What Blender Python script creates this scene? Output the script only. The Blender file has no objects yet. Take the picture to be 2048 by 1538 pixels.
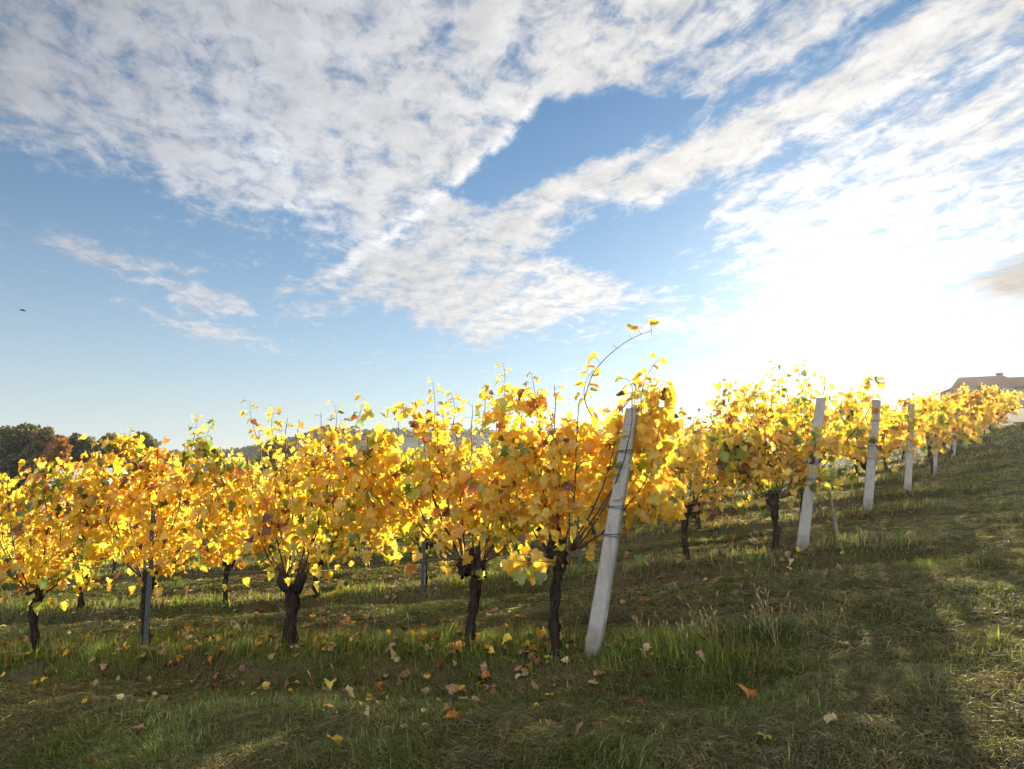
import bpy, math, random
import numpy as np
from mathutils import Vector, Matrix

R = math.radians
SC = bpy.context.scene
COL = SC.collection

# ------------------------------------------------------------------ camera, light, exposure
EYE = 1.6
FPX = 1365.0
PITCH = math.atan(161 / FPX)
CP, SP = math.cos(PITCH), math.sin(PITCH)
cam_data = bpy.data.cameras.new("camera")
cam_data.lens = 36.0 * FPX / 2048.0
cam_data.sensor_width = 36.0
cam_data.clip_start = 0.05
cam_data.clip_end = 6000
cam = bpy.data.objects.new("camera", cam_data)
COL.objects.link(cam)
cam.location = (0, 0, EYE)
cam.rotation_euler = (math.pi / 2 + PITCH, 0, 0)
SC.camera = cam

SUN_AZ, SUN_EL = 26.5, 12.0            # degrees; azimuth clockwise from +Y
SUN_DIR = Vector((math.sin(R(SUN_AZ)) * math.cos(R(SUN_EL)), math.cos(R(SUN_AZ)) * math.cos(R(SUN_EL)), math.sin(R(SUN_EL))))
sun_data = bpy.data.lights.new("sun", 'SUN')
sun_data.energy = 5.0
sun_data.angle = R(0.5)
sun_data.color = (1.0, 0.87, 0.66)
sun = bpy.data.objects.new("sun", sun_data)
COL.objects.link(sun)
sun.rotation_euler = (-SUN_DIR).to_track_quat('-Z', 'Y').to_euler()

SC.view_settings.view_transform = 'Standard'
SC.view_settings.look = 'None'
SC.view_settings.gamma = 1.0
SC.view_settings.use_curve_mapping = False
SC.view_settings.exposure = 1.4
SC.cycles.max_bounces = 12
SC.cycles.diffuse_bounces = 7
SC.cycles.transmission_bounces = 6
SC.cycles.transparent_max_bounces = 8
SC.cycles.volume_bounces = 0
SC.cycles.use_denoising = True
SC.cycles.denoising_prefilter = 'NONE'


def ray(px, py):
    """Direction of a measured point of the photograph, in world axes."""
    u, v = (px - 1024) / FPX, -(py - 769) / FPX
    return (u, CP - v * SP, SP + v * CP)


def azel(px, py):
    d = ray(px, py)
    n = math.sqrt(sum(c * c for c in d))
    return math.degrees(math.atan2(d[0], d[1])), math.degrees(math.asin(d[2] / n))


def at(px, py, d):
    r = ray(px, py)
    return (r[0] * d, r[1] * d, r[2] * d + EYE)


# ------------------------------------------------------------------ sky
class NT:
    def __init__(s, tree):
        s.t = tree

    def n(s, typ, **kw):
        nd = s.t.nodes.new(typ)
        for k, v in kw.items():
            setattr(nd, k, v)
        return nd

    def put(s, sock, v):
        if hasattr(v, 'node'):
            s.t.links.new(v, sock)
        else:
            sock.default_value = v

    def m(s, op, a, b=0.0, c=None, clamp=False):
        nd = s.n('ShaderNodeMath', operation=op, use_clamp=clamp)
        s.put(nd.inputs[0], a)
        s.put(nd.inputs[1], b)
        if c is not None:
            s.put(nd.inputs[2], c)
        return nd.outputs[0]

    def vm(s, op, a, b=None):
        nd = s.n('ShaderNodeVectorMath', operation=op)
        s.put(nd.inputs[0], a)
        if b is not None:
            s.put(nd.inputs[1], b)
        return nd.outputs['Value'] if op in ('DOT_PRODUCT', 'LENGTH') else nd.outputs['Vector']

    def mr(s, v, a, b, c=0.0, d=1.0, smooth=True):
        nd = s.n('ShaderNodeMapRange', interpolation_type='SMOOTHSTEP' if smooth else 'LINEAR')
        for i, x in enumerate((v, a, b, c, d)):
            s.put(nd.inputs[i], x)
        return nd.outputs[0]

    def noise(s, vec, scale, detail=4.0, rough=0.55, dist=0.0, w=None):
        nd = s.n('ShaderNodeTexNoise', noise_dimensions='3D')
        s.put(nd.inputs['Vector'], vec)
        s.put(nd.inputs['Scale'], scale)
        nd.inputs['Detail'].default_value = detail
        nd.inputs['Roughness'].default_value = rough
        nd.inputs['Distortion'].default_value = dist
        return nd.outputs[0]

    def mix(s, f, a, b, mode='MIX'):
        nd = s.n('ShaderNodeMix', data_type='RGBA', blend_type=mode)
        s.put(nd.inputs[0], f)
        for i, x in ((6, a), (7, b)):
            s.put(nd.inputs[i], x if hasattr(x, 'node') else (*x, 1.0))
        return nd.outputs[2]

    def ramp(s, f, stops):
        nd = s.n('ShaderNodeValToRGB')
        e = nd.color_ramp.elements
        while len(e) > 1:
            e.remove(e[-1])
        for i, (p, c) in enumerate(stops):
            el = e[0] if i == 0 else e.new(p)
            el.position = p
            el.color = (*c, 1.0)
        s.put(nd.inputs[0], f)
        return nd.outputs[0]

    def comb(s, x, y, z=0.0):
        nd = s.n('ShaderNodeCombineXYZ')
        for i, v in enumerate((x, y, z)):
            s.put(nd.inputs[i], v)
        return nd.outputs[0]


world = bpy.data.worlds.new("World")
SC.world = world
world.use_nodes = True
world.node_tree.nodes.clear()
W = NT(world.node_tree)


def build_sky():
    geo = W.n('ShaderNodeTexCoord')
    d = W.vm('NORMALIZE', geo.outputs['Generated'])
    sep = W.n('ShaderNodeSeparateXYZ')
    W.put(sep.inputs[0], d)
    x, y, z = sep.outputs
    sky = W.n('ShaderNodeTexSky', sky_type='NISHITA', sun_disc=False)
    sky.sun_elevation = R(SUN_EL)
    sky.sun_rotation = R(SUN_AZ)
    sky.altitude = 200
    sky.air_density = 1.0
    sky.dust_density = 0.1
    sky.ozone_density = 3.0
    bg = W.n('ShaderNodeBackground')
    bg.inputs[1].default_value = 0.046

    # angle to the sun
    cosa = W.vm('DOT_PRODUCT', d, tuple(SUN_DIR))
    ang = W.m('MULTIPLY', W.m('ARCCOSINE', W.m('MINIMUM', cosa, 0.999999)), 180 / math.pi)
    # azimuth / elevation in degrees
    az = W.m('MULTIPLY', W.m('ARCTAN2', x, y), 180 / math.pi)
    el = W.m('MULTIPLY', W.m('ARCSINE', z), 180 / math.pi)
    # clear air: the physical sky, its low orange band lost in pale aerosol
    hs = W.n('ShaderNodeHueSaturation')
    hs.inputs['Saturation'].default_value = 1.0
    W.put(hs.inputs['Color'], sky.outputs[0])
    tint = W.mix(1.0, hs.outputs[0], (0.62, 0.98, 1.10), 'MULTIPLY')
    low = W.m('EXPONENT', W.m('MULTIPLY', W.m('MAXIMUM', el, 0.0), -1 / 11.0))
    pale = W.mix(W.mr(ang, 10.0, 60.0), (7.6, 7.5, 7.3), (6.6, 6.8, 6.9))
    W.put(bg.inputs[0], W.mix(W.m('MULTIPLY', low, 0.97), tint, pale))
    # cloud layer: a sheet high above the ground, its streets running towards azimuth -15
    zz = W.m('ADD', W.m('MAXIMUM', z, 0.0), 0.07)
    lx, ly = W.m('DIVIDE', x, zz), W.m('DIVIDE', y, zz)
    a0 = R(-16)
    p = W.m('ADD', W.m('MULTIPLY', lx, math.sin(a0)), W.m('MULTIPLY', ly, math.cos(a0)))
    q = W.m('SUBTRACT', W.m('MULTIPLY', lx, math.cos(a0)), W.m('MULTIPLY', ly, math.sin(a0)))
    lay = W.comb(W.m('MULTIPLY', p, 0.45), q, 0.0)
    cell = W.comb(W.m('MULTIPLY', p, 0.75), q, 3.0)
    so = (0.060, 0.050, 0.0)          # a short step of the layer towards the sun, for relief
    n_big = W.noise(lay, 1.6, 3, 0.5, 0.3)
    n_mid = W.noise(lay, 4.5, 6, 0.6, 0.25)
    n_cell = W.noise(cell, 11.0, 6, 0.66, 0.35)
    n_cel2 = W.noise(W.vm('ADD', cell, so), 11.0, 6, 0.66, 0.35)
    n_fine = W.noise(cell, 34.0, 4, 0.6, 0.3)
    # wobble of the cloud edges, degrees
    wob_a = W.m('MULTIPLY', W.m('SUBTRACT', W.noise(lay, 2.2, 5, 0.6), 0.5), 5.5)
    wob_b = W.m('MULTIPLY', W.m('SUBTRACT', W.noise(W.vm('ADD', lay, (7.3, 2.1, 0)), 2.2, 5, 0.6), 0.5), 4.5)
    azw, elw = W.m('ADD', az, wob_a), W.m('ADD', el, wob_b)

    def half(a, b, src=None):
        """Signed distance in degrees to the line through two sky points, positive on the right of a->b."""
        (ax, ay), (bx, by) = azel(*a), azel(*b)
        dx, dy = bx - ax, by - ay
        L = math.hypot(dx, dy)
        nx, ny = dy / L, -dx / L
        return W.m('MULTIPLY_ADD', azw, nx, W.m('MULTIPLY_ADD', elw, ny, -(ax * nx + ay * ny)))

    def poly(pts):
        s = None
        n = len(pts)
        for i in range(n):
            h = half(pts[i], pts[(i + 1) % n])
            s = h if s is None else W.m('MINIMUM', s, h)
        return s

    def cov(s, soft):
        return W.mr(s, -soft, soft, -1.0, 1.0, False)

    # clockwise on the picture (screen y down) so that inside is on the right
    A1 = cov(poly([(-900, -900), (1900, -900), (1345, 130), (640, 640), (560, 640), (-200, 200), (-900, -100)]), 2.4)
    A2 = cov(poly([(1230, -200), (2000, -300), (1760, 40), (1420, 205), (1280, 195)]), 1.6)
    B1 = cov(poly([(600, 620), (850, 425), (1440, 185), (1520, 330), (1300, 445), (1060, 520), (900, 640)]), 1.4)
    B3 = cov(poly([(1180, 345), (2500, -480), (2500, 20), (1480, 365), (1280, 440)]), 1.6)
    B2 = cov(poly([(650, 545), (830, 420), (1010, 450), (1300, 590), (1080, 660), (960, 690), (800, 630)]), 1.4)
    C1 = cov(poly([(1400, 400), (1540, 290), (2100, 20), (2700, -100), (2700, 800), (1500, 620), (1390, 540)]), 3.0)
    D1 = cov(poly([(120, 468), (390, 545), (360, 560), (180, 515)]), 0.7)
    D2 = cov(poly([(250, 550), (480, 585), (510, 630), (360, 612)]), 0.7)
    D3 = cov(poly([(270, 615), (420, 648), (560, 690), (410, 682)]), 0.7)
    E1 = cov(poly([(1160, 635), (1560, 580), (2200, 540), (2200, 700), (1300, 690)]), 1.6)
    S1 = cov(poly([(655, 550), (1000, 262), (1105, 195), (1098, 222), (900, 392), (735, 530)]), 1.3)      # bright rim of the big sheet
    F1 = cov(poly([(1880, 590), (2070, 490), (2300, 470), (2300, 570), (2060, 605)]), 1.2)                 # a lower, thicker cloud near the sun
    G1 = cov(poly([(885, 385), (1085, 205), (1250, 170), (1415, 180), (1400, 215), (1270, 285), (985, 412)]), 1.2)
    G2 = cov(poly([(1060, 505), (1430, 350), (1510, 325), (1440, 430), (1440, 560), (1250, 570)]), 1.4)
    G3 = cov(poly([(1390, 205), (1780, -10), (1800, 10), (1420, 240)]), 1.0)
    w = lambda c, k, o: W.m('MULTIPLY_ADD', c, k, o)
    thin = W.mr(az, -40.0, -8.0, 0.0, 0.20)
    cover = W.m('ADD', w(A1, 0.42, 0.0), thin)
    for c, k, o in ((A2, 0.4, 0.02), (B1, 0.42, 0.14), (B3, 0.42, 0.12), (B2, 0.42, 0.14), (C1, 0.36, 0.0), (D1, 0.45, 0.16), (D2, 0.45, 0.18), (D3, 0.45, 0.14), (S1, 0.7, 0.45), (F1, 0.5, 0.15), (E1, 0.3, -0.06)):
        cover = W.m('MAXIMUM', cover, w(c, k, o))
    for g, k in ((G1, 0.75), (G2, 0.6), (G3, 0.35)):
        cover = W.m('MINIMUM', cover, w(g, -k, 0.15))
    behind = W.mr(y, 0.35, -0.3)            # unseen cloud cover added behind the viewer to light the foreground
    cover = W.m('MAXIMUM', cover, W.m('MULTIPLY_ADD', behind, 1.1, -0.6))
    nz = W.m('MULTIPLY', W.m('SUBTRACT', n_mid, 0.5), 1.3)
    nz = W.m('ADD', nz, W.m('MULTIPLY', W.m('SUBTRACT', n_cell, 0.5), 1.85))
    nz = W.m('ADD', nz, W.m('MULTIPLY', W.m('SUBTRACT', n_fine, 0.5), 0.5))
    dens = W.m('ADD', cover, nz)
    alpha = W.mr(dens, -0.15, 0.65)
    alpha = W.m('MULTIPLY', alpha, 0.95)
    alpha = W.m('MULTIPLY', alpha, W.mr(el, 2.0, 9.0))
    # brightness of the cloud: forward scattering towards the sun, thick cores a little greyer
    fwd = W.m('EXPONENT', W.m('MULTIPLY', ang, -1 / 26.0))
    core = W.mr(dens, 0.45, 1.2)
    relief = W.m('MULTIPLY_ADD', W.m('SUBTRACT', n_cell, n_cel2), 0.7, 1.0)
    lit = W.m('MULTIPLY_ADD', fwd, 0.20, 0.245)
    lit = W.m('MULTIPLY', lit, W.m('MULTIPLY_ADD', core, -0.08, 1.0))
    lit = W.m('MULTIPLY', lit, W.m('MULTIPLY_ADD', W.m('SUBTRACT', n_big, 0.5), 0.5, 1.0))
    lit = W.m('MULTIPLY', lit, relief)
    lit = W.m('MULTIPLY', lit, W.mr(W.m('SUBTRACT', az, W.m('MULTIPLY', el, 0.5)), -62.0, -26.0, 0.66, 1.0))     # the sheet thins away from the sun
    lit = W.m('MULTIPLY', lit, W.mr(S1, -0.6, 1.0, 1.0, 1.45))
    fdark = W.mr(F1, -0.5, 0.8)
    lit = W.m('MULTIPLY', lit, W.m('MULTIPLY_ADD', fdark, -0.45, 1.0))
    lit = W.m('ADD', lit, W.mr(ang, 75.0, 125.0, 0.0, 0.85))     # extra brightness added to the unseen clouds opposite the sun, lifts the foreground
    ccol = W.mix(W.mr(ang, 15.0, 60.0), (1.0, 0.97, 0.93), (0.88, 0.92, 1.0))
    ccol = W.mix(fdark, ccol, (1.0, 0.86, 0.74))
    cb = W.n('ShaderNodeBackground')
    W.put(cb.inputs[0], ccol)
    W.put(cb.inputs[1], lit)
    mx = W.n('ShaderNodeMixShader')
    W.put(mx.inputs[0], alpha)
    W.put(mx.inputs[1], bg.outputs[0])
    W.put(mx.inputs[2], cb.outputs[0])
    # bright aureole of the low sun
    g1 = W.m('MULTIPLY', W.m('EXPONENT', W.m('MULTIPLY', ang, -1 / 7.0)), 0.13)
    g2 = W.m('MULTIPLY', W.m('EXPONENT', W.m('MULTIPLY', W.m('POWER', W.m('DIVIDE', ang, 2.0), 2.0), -1.0)), 3.0)
    gl = W.n('ShaderNodeBackground')
    gl.inputs[0].default_value = (1.0, 0.94, 0.84, 1)
    W.put(gl.inputs[1], W.m('MULTIPLY', W.m('ADD', g1, g2), W.m('MULTIPLY_ADD', fdark, -0.7, 1.0)))
    ad = W.n('ShaderNodeAddShader')
    W.put(ad.inputs[0], mx.outputs[0])
    W.put(ad.inputs[1], gl.outputs[0])
    out = W.n('ShaderNodeOutputWorld')
    W.put(out.inputs[0], ad.outputs[0])


build_sky()
world.cycles.sampling_method = 'MANUAL'
world.cycles.sample_map_resolution = 512
#---END SKY---

# ------------------------------------------------------------------ helpers
rng = np.random.default_rng(7)
random.seed(7)


def tag(o, label=None, cat=None, group=None, kind=None):
    for k, v in (("label", label), ("category", cat), ("group", group), ("kind", kind)):
        if v:
            o[k] = v
    return o


def empty(name, loc, rz=0.0, parent=None):
    o = bpy.data.objects.new(name, None)
    o.empty_display_size = 0.2
    o.location = loc
    o.rotation_euler = (0, 0, rz)
    COL.objects.link(o)
    o.parent = parent
    return o


def link(name, mesh, parent=None, loc=None):
    o = bpy.data.objects.new(name, mesh)
    COL.objects.link(o)
    if parent is not None:
        o.parent = parent
    if loc is not None:
        o.location = loc
    return o


def np_mesh(name, verts, faces, mat, cols=None, smooth=False):
    """faces: array (n,k) with one k, or a list of such arrays. cols: one RGB per vertex."""
    if not isinstance(faces, list):
        faces = [faces]
    faces = [np.asarray(f, dtype=np.int32) for f in faces if len(f)]
    me = bpy.data.meshes.new(name)
    verts = np.asarray(verts, dtype=np.float32)
    me.vertices.add(len(verts))
    me.vertices.foreach_set("co", verts.ravel())
    loops = np.concatenate([f.ravel() for f in faces])
    sizes = np.concatenate([np.full(len(f), f.shape[1], dtype=np.int32) for f in faces])
    starts = np.concatenate([[0], np.cumsum(sizes)[:-1]]).astype(np.int32)
    me.loops.add(len(loops))
    me.loops.foreach_set("vertex_index", loops)
    me.polygons.add(len(sizes))
    me.polygons.foreach_set("loop_start", starts)
    me.polygons.foreach_set("loop_total", sizes)
    if smooth:
        me.polygons.foreach_set("use_smooth", np.ones(len(sizes), dtype=bool))
    me.update(calc_edges=True)
    if cols is not None:
        a = me.attributes.new("tone", 'FLOAT_COLOR', 'POINT')
        c = np.ones((len(verts), 4), dtype=np.float32)
        c[:, :3] = cols
        a.data.foreach_set("color", c.ravel())
    me.materials.append(mat)
    return me


class MB:
    """Collects boxes, tubes and rings into one mesh."""
    def __init__(s):
        s.v, s.f = [], []
        s.n = 0

    def add(s, v, f):
        s.v.append(np.asarray(v, dtype=float))
        s.f += [tuple(i + s.n for i in q) for q in f]
        s.n += len(v)

    def box(s, c, size, rz=0.0):
        x, y, z = [k / 2 for k in size]
        v = np.array([(a, b, d) for d in (-z, z) for a, b in ((-x, -y), (x, -y), (x, y), (-x, y))])
        ca, sa = math.cos(rz), math.sin(rz)
        v = np.c_[v[:, 0] * ca - v[:, 1] * sa, v[:, 0] * sa + v[:, 1] * ca, v[:, 2]] + np.array(c)
        s.add(v, [(3, 2, 1, 0), (4, 5, 6, 7), (0, 1, 5, 4), (1, 2, 6, 5), (2, 3, 7, 6), (3, 0, 4, 7)])

    def tube(s, path, radii, sides=8, noise=0.0, cap=True, seed=0, ridges=0.0):
        r_ = np.random.default_rng(seed + 11)
        path = np.asarray(path, dtype=float)
        n = len(path)
        if np.isscalar(radii):
            radii = [radii] * n
        tan = np.gradient(path, axis=0)
        tan /= np.linalg.norm(tan, axis=1)[:, None] + 1e-9
        ref = np.array((0.3, 1.0, 0.1)) if abs(tan[0][1]) < 0.8 else np.array((1.0, 0.1, 0.2))
        th = np.linspace(0, 2 * math.pi, sides, endpoint=False)
        rid = 1 + ridges * np.sign(np.sin(th * (sides / 2.0) + 0.7)) if ridges else np.ones(sides)
        rows = []
        for i in range(n):
            t = tan[i]
            a = np.cross(t, ref)
            a /= np.linalg.norm(a) + 1e-9
            b = np.cross(t, a)
            rad = radii[i] * rid * (1 + noise * r_.normal(size=sides))
            rows.append(path[i] + np.outer(np.cos(th) * rad, a) + np.outer(np.sin(th) * rad, b))
        v = np.concatenate(rows)
        f = []
        for i in range(n - 1):
            for k in range(sides):
                k2 = (k + 1) % sides
                f.append((i * sides + k, i * sides + k2, (i + 1) * sides + k2, (i + 1) * sides + k))
        if cap:
            f.append(tuple(range(sides - 1, -1, -1)))
            f.append(tuple((n - 1) * sides + k for k in range(sides)))
        s.add(v, f)

    def blob(s, c, r, seed=0, nz=0.25, seg=9, ring=6):
        r_ = np.random.default_rng(seed + 5)
        v = [(0, 0, -1)]
        for i in range(1, ring):
            ph = -math.pi / 2 + math.pi * i / ring
            for k in range(seg):
                a = 2 * math.pi * (k + 0.5 * (i % 2)) / seg
                v.append((math.cos(ph) * math.cos(a), math.cos(ph) * math.sin(a), math.sin(ph)))
        v.append((0, 0, 1))
        v = np.array(v) * (1 + nz * r_.normal(size=(len(v), 1))) * np.array(r) + np.array(c)
        f = [(0, 1 + (k + 1) % seg, 1 + k) for k in range(seg)]
        for i in range(ring - 2):
            for k in range(seg):
                a, b = 1 + i * seg, 1 + (i + 1) * seg
                f.append((a + k, a + (k + 1) % seg, b + (k + 1) % seg, b + k))
        t = len(v) - 1
        a = 1 + (ring - 2) * seg
        f += [(a + k, a + (k + 1) % seg, t) for k in range(seg)]
        s.add(v, f)

    def mesh(s, name, mat, smooth=True):
        me = bpy.data.meshes.new(name)
        me.from_pydata([tuple(p) for p in np.concatenate(s.v)], [], s.f)
        if smooth:
            me.polygons.foreach_set("use_smooth", np.ones(len(me.polygons), dtype=bool))
        me.materials.append(mat)
        me.update()
        return me


def smooth01(a, b, x):
    t = np.clip((x - a) / (b - a), 0, 1)
    return t * t * (3 - 2 * t)


def _hash(ix, iy, seed):
    h = (ix.astype(np.int64) * 374761393 + iy.astype(np.int64) * 668265263 + seed * 982451653) & 0xFFFFFFFF
    h = ((h ^ (h >> 13)) * 1274126177) & 0xFFFFFFFF
    return ((h ^ (h >> 16)) & 0xFFFF) / 65535.0


def vnoise(x, y, seed=0):
    ix, iy = np.floor(x), np.floor(y)
    fx, fy = x - ix, y - iy
    fx, fy = fx * fx * (3 - 2 * fx), fy * fy * (3 - 2 * fy)
    a, b = _hash(ix, iy, seed), _hash(ix + 1, iy, seed)
    c, d = _hash(ix, iy + 1, seed), _hash(ix + 1, iy + 1, seed)
    return (a * (1 - fx) + b * fx) * (1 - fy) + (c * (1 - fx) + d * fx) * fy


def fbm(x, y, seed=0, octv=4):
    s, a, t = 0.0, 1.0, 0.0
    for i in range(octv):
        s = s + a * vnoise(x * 2 ** i, y * 2 ** i, seed + i * 17)
        t += a
        a *= 0.55
    return s / t


# ------------------------------------------------------------------ materials
def new_mat(name):
    m = bpy.data.materials.new(name)
    m.use_nodes = True
    m.node_tree.nodes.clear()
    return m, NT(m.node_tree)


def finish(T, surf, disp=None):
    o = T.n('ShaderNodeOutputMaterial')
    T.put(o.inputs[0], surf)
    return o


def attr(T, name):
    nd = T.n('ShaderNodeAttribute')
    nd.attribute_name = name
    return nd.outputs['Color']


def principled(T, col, rough=0.8, bump=None, strength=0.3, dist=0.01, spec=0.3, metal=0.0):
    nd = T.n('ShaderNodeBsdfPrincipled')
    T.put(nd.inputs['Base Color'], col if hasattr(col, 'node') else (*col, 1.0))
    T.put(nd.inputs['Roughness'], rough)
    nd.inputs['Specular IOR Level'].default_value = spec
    nd.inputs['Metallic'].default_value = metal
    if bump is not None:
        b = T.n('ShaderNodeBump')
        b.inputs['Strength'].default_value = strength
        b.inputs['Distance'].default_value = dist
        T.put(b.inputs['Height'], bump)
        T.t.links.new(b.outputs[0], nd.inputs['Normal'])
    return nd.outputs[0]


def thin_leaf(name, trans=0.55, tmul=(1.0, 1.0, 1.0), gloss=0.05, spots=True, scale=60.0):
    """Light passing through a thin leaf: diffuse front, translucent back, a little sheen."""
    m, T = new_mat(name)
    c = attr(T, 'tone')
    if spots:
        oc = T.n('ShaderNodeTexCoord').outputs['Object']
        n = T.noise(oc, scale, 4, 0.65)
        c = T.mix(T.mr(n, 0.60, 0.76, 0.0, 0.5), c, (0.17, 0.075, 0.02))
        c = T.mix(T.mr(T.noise(oc, scale * 0.35, 2, 0.5), 0.40, 0.62, 0.0, 0.32), c, (0.95, 0.80, 0.30), 'MULTIPLY')
    d = T.n('ShaderNodeBsdfDiffuse')
    T.put(d.inputs[0], c)
    t = T.n('ShaderNodeBsdfTranslucent')
    T.put(t.inputs[0], T.mix(1.0, c, tmul, 'MULTIPLY'))
    mx = T.n('ShaderNodeMixShader')
    mx.inputs[0].default_value = trans
    T.put(mx.inputs[1], d.outputs[0])
    T.put(mx.inputs[2], t.outputs[0])
    g = T.n('ShaderNodeBsdfGlossy')
    g.inputs['Roughness'].default_value = 0.45
    g.inputs[0].default_value = (1, 1, 1, 1)
    m2 = T.n('ShaderNodeMixShader')
    m2.inputs[0].default_value = gloss
    T.put(m2.inputs[1], mx.outputs[0])
    T.put(m2.inputs[2], g.outputs[0])
    finish(T, m2.outputs[0])
    return m


M = {}
M['leaf'] = thin_leaf('vine_leaf', 0.70, (1.25, 1.22, 0.9), 0.03)
M['blade'] = thin_leaf('grass_blade', 0.5, (1.25, 1.2, 0.7), 0.03, spots=False)
M['litter'] = thin_leaf('fallen_leaf', 0.25, (1.1, 1.0, 0.9), 0.03, scale=45)
M['crown'] = thin_leaf('tree_leaf', 0.5, (1.3, 1.15, 0.7), 0.02, spots=False)


def mat_bark():
    m, T = new_mat('vine_bark')
    oc = T.n('ShaderNodeTexCoord').outputs['Object']
    mp = T.n('ShaderNodeMapping')
    T.put(mp.inputs[0], oc)
    mp.inputs['Scale'].default_value = (1, 1, 0.16)
    n = T.noise(mp.outputs[0], 70, 5, 0.7, 0.6)
    c = T.ramp(n, [(0.3, (0.008, 0.006, 0.005)), (0.52, (0.034, 0.025, 0.019)), (0.8, (0.12, 0.09, 0.065))])
    li = T.noise(oc, 9, 4, 0.7)
    li2 = T.noise(oc, 60, 2, 0.5)
    f = T.m('MULTIPLY', T.mr(li, 0.52, 0.66), T.mr(li2, 0.42, 0.6))
    c = T.mix(T.m('MULTIPLY', f, 0.75), c, (0.22, 0.13, 0.025))
    finish(T, principled(T, c, 0.95, n, 1.0, 0.02, 0.1))
    return m


def mat_cane():
    m, T = new_mat('vine_cane')
    oc = T.n('ShaderNodeTexCoord').outputs['Object']
    n = T.noise(oc, 30, 3, 0.6)
    c = T.ramp(n, [(0.3, (0.035, 0.016, 0.009)), (0.7, (0.10, 0.045, 0.02))])
    finish(T, principled(T, c, 0.6, n, 0.3, 0.003, 0.3))
    return m


def mat_concrete():
    m, T = new_mat('weathered_concrete')
    oc = T.n('ShaderNodeTexCoord').outputs['Object']
    n = T.noise(oc, 7, 5, 0.65)
    f = T.noise(oc, 160, 3, 0.7)
    c = T.ramp(n, [(0.3, (0.30, 0.28, 0.25)), (0.7, (0.42, 0.395, 0.355))])
    c = T.mix(T.mr(f, 0.35, 0.65, 0.0, 0.35), c, (0.22, 0.205, 0.19))
    mp = T.n('ShaderNodeMapping')
    T.put(mp.inputs[0], oc)
    mp.inputs['Scale'].default_value = (1, 1, 0.12)
    st = T.noise(mp.outputs[0], 26, 4, 0.6)
    c = T.mix(T.mr(st, 0.50, 0.72, 0.0, 0.6), c, (0.20, 0.18, 0.15))
    pz = T.n('ShaderNodeSeparateXYZ')
    T.put(pz.inputs[0], oc)
    soil = T.m('ADD', pz.outputs[2], T.m('MULTIPLY', n, 0.35))
    c = T.mix(T.mr(soil, 0.18, 0.42, 0.75, 0.0), c, (0.13, 0.11, 0.07))
    lich = T.noise(oc, 34, 3, 0.6)
    c = T.mix(T.mr(lich, 0.64, 0.70, 0.0, 0.6), c, (0.24, 0.20, 0.09))
    finish(T, principled(T, c, 0.9, f, 0.6, 0.006, 0.2))
    return m


def plain(name, lo, hi, rough=0.7, scale=12.0, metal=0.0, bump=0.2, spec=0.3, stretch=(1, 1, 1)):
    m, T = new_mat(name)
    mp = T.n('ShaderNodeMapping')
    T.put(mp.inputs[0], T.n('ShaderNodeTexCoord').outputs['Object'])
    mp.inputs['Scale'].default_value = stretch
    n = T.noise(mp.outputs[0], scale, 5, 0.65)
    finish(T, principled(T, T.ramp(n, [(0.3, lo), (0.7, hi)]), rough, n, bump, 0.01, spec, metal))
    return m


M['bark'] = mat_bark()
M['cane'] = mat_cane()
M['concrete'] = mat_concrete()
M['zinc'] = plain('galvanised_steel', (0.05, 0.055, 0.055), (0.13, 0.14, 0.14), 0.5, 40, 0.6, 0.1)
M['wire'] = plain('dull_wire', (0.10, 0.10, 0.10), (0.20, 0.19, 0.18), 0.5, 60, 0.7, 0.0)
M['rust'] = plain('rusty_iron', (0.05, 0.02, 0.012), (0.14, 0.06, 0.03), 0.9, 50, 0.2, 0.3)
M['wood'] = plain('grey_wood', (0.12, 0.09, 0.06), (0.28, 0.22, 0.15), 0.85, 14, 0, 0.4, 0.2, (4, 4, 0.4))
M['trunkbark'] = plain('tree_bark', (0.03, 0.024, 0.018), (0.09, 0.07, 0.05), 0.95, 3, 0, 0.6, 0.1, (3, 3, 0.5))
M['plaster'] = plain('pale_plaster', (0.17, 0.155, 0.14), (0.24, 0.22, 0.20), 0.9, 2)
M['tiles_red'] = plain('red_roof_tiles', (0.085, 0.045, 0.03), (0.16, 0.085, 0.055), 0.85, 5)
M['tiles_grey'] = plain('grey_roof_tiles', (0.13, 0.135, 0.15), (0.24, 0.25, 0.27), 0.8, 4)
M['glass'] = plain('window_glass', (0.02, 0.025, 0.03), (0.04, 0.05, 0.06), 0.1, 2, 0, 0.0, 0.6)
M['sheet'] = plain('white_plastic_sheet', (0.68, 0.72, 0.80), (0.78, 0.81, 0.87), 0.4, 1.5)
M['feather'] = plain('dark_feathers', (0.02, 0.02, 0.022), (0.05, 0.05, 0.05), 0.8, 30)

# ------------------------------------------------------------------ where the rows stand
# measured points of the front rows (picture x, picture y of the foot, distance along the view)
ROW_A = [(1112, 1312, 5.50), (945, 1312, 5.77), (580, 1302, 6.44), (290, 1305, 7.10), (64, 1315, 7.70)]
ROW_B = [(1552, 1106, 8.90), (1372, 1137, 9.32), (1096, 1158, 9.97), (848, 1184, 10.71), (632, 1204, 11.42), (450, 1214, 12.10), (296, 1220, 12.78), (160, 1226, 13.40)]
POSTS = [(1186, 1318, 5.40), (1603, 1107, 8.76), (1735, 1030, 12.0), (1815, 990, 15.2)]
RV = np.array((-0.9285, 0.3714))                 # along a row, away from its end post
NV = np.array((-0.3714, -0.9285))                # across the rows, towards the camera
ENDS = [np.array(at(*p)[:2]) for p in POSTS]
for k in range(4, 15):
    ENDS.append(ENDS[3] + np.array((2.62, 3.25)) * (k - 3))

_anch = np.array([at(*p) for p in POSTS + ROW_A + ROW_B])


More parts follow.
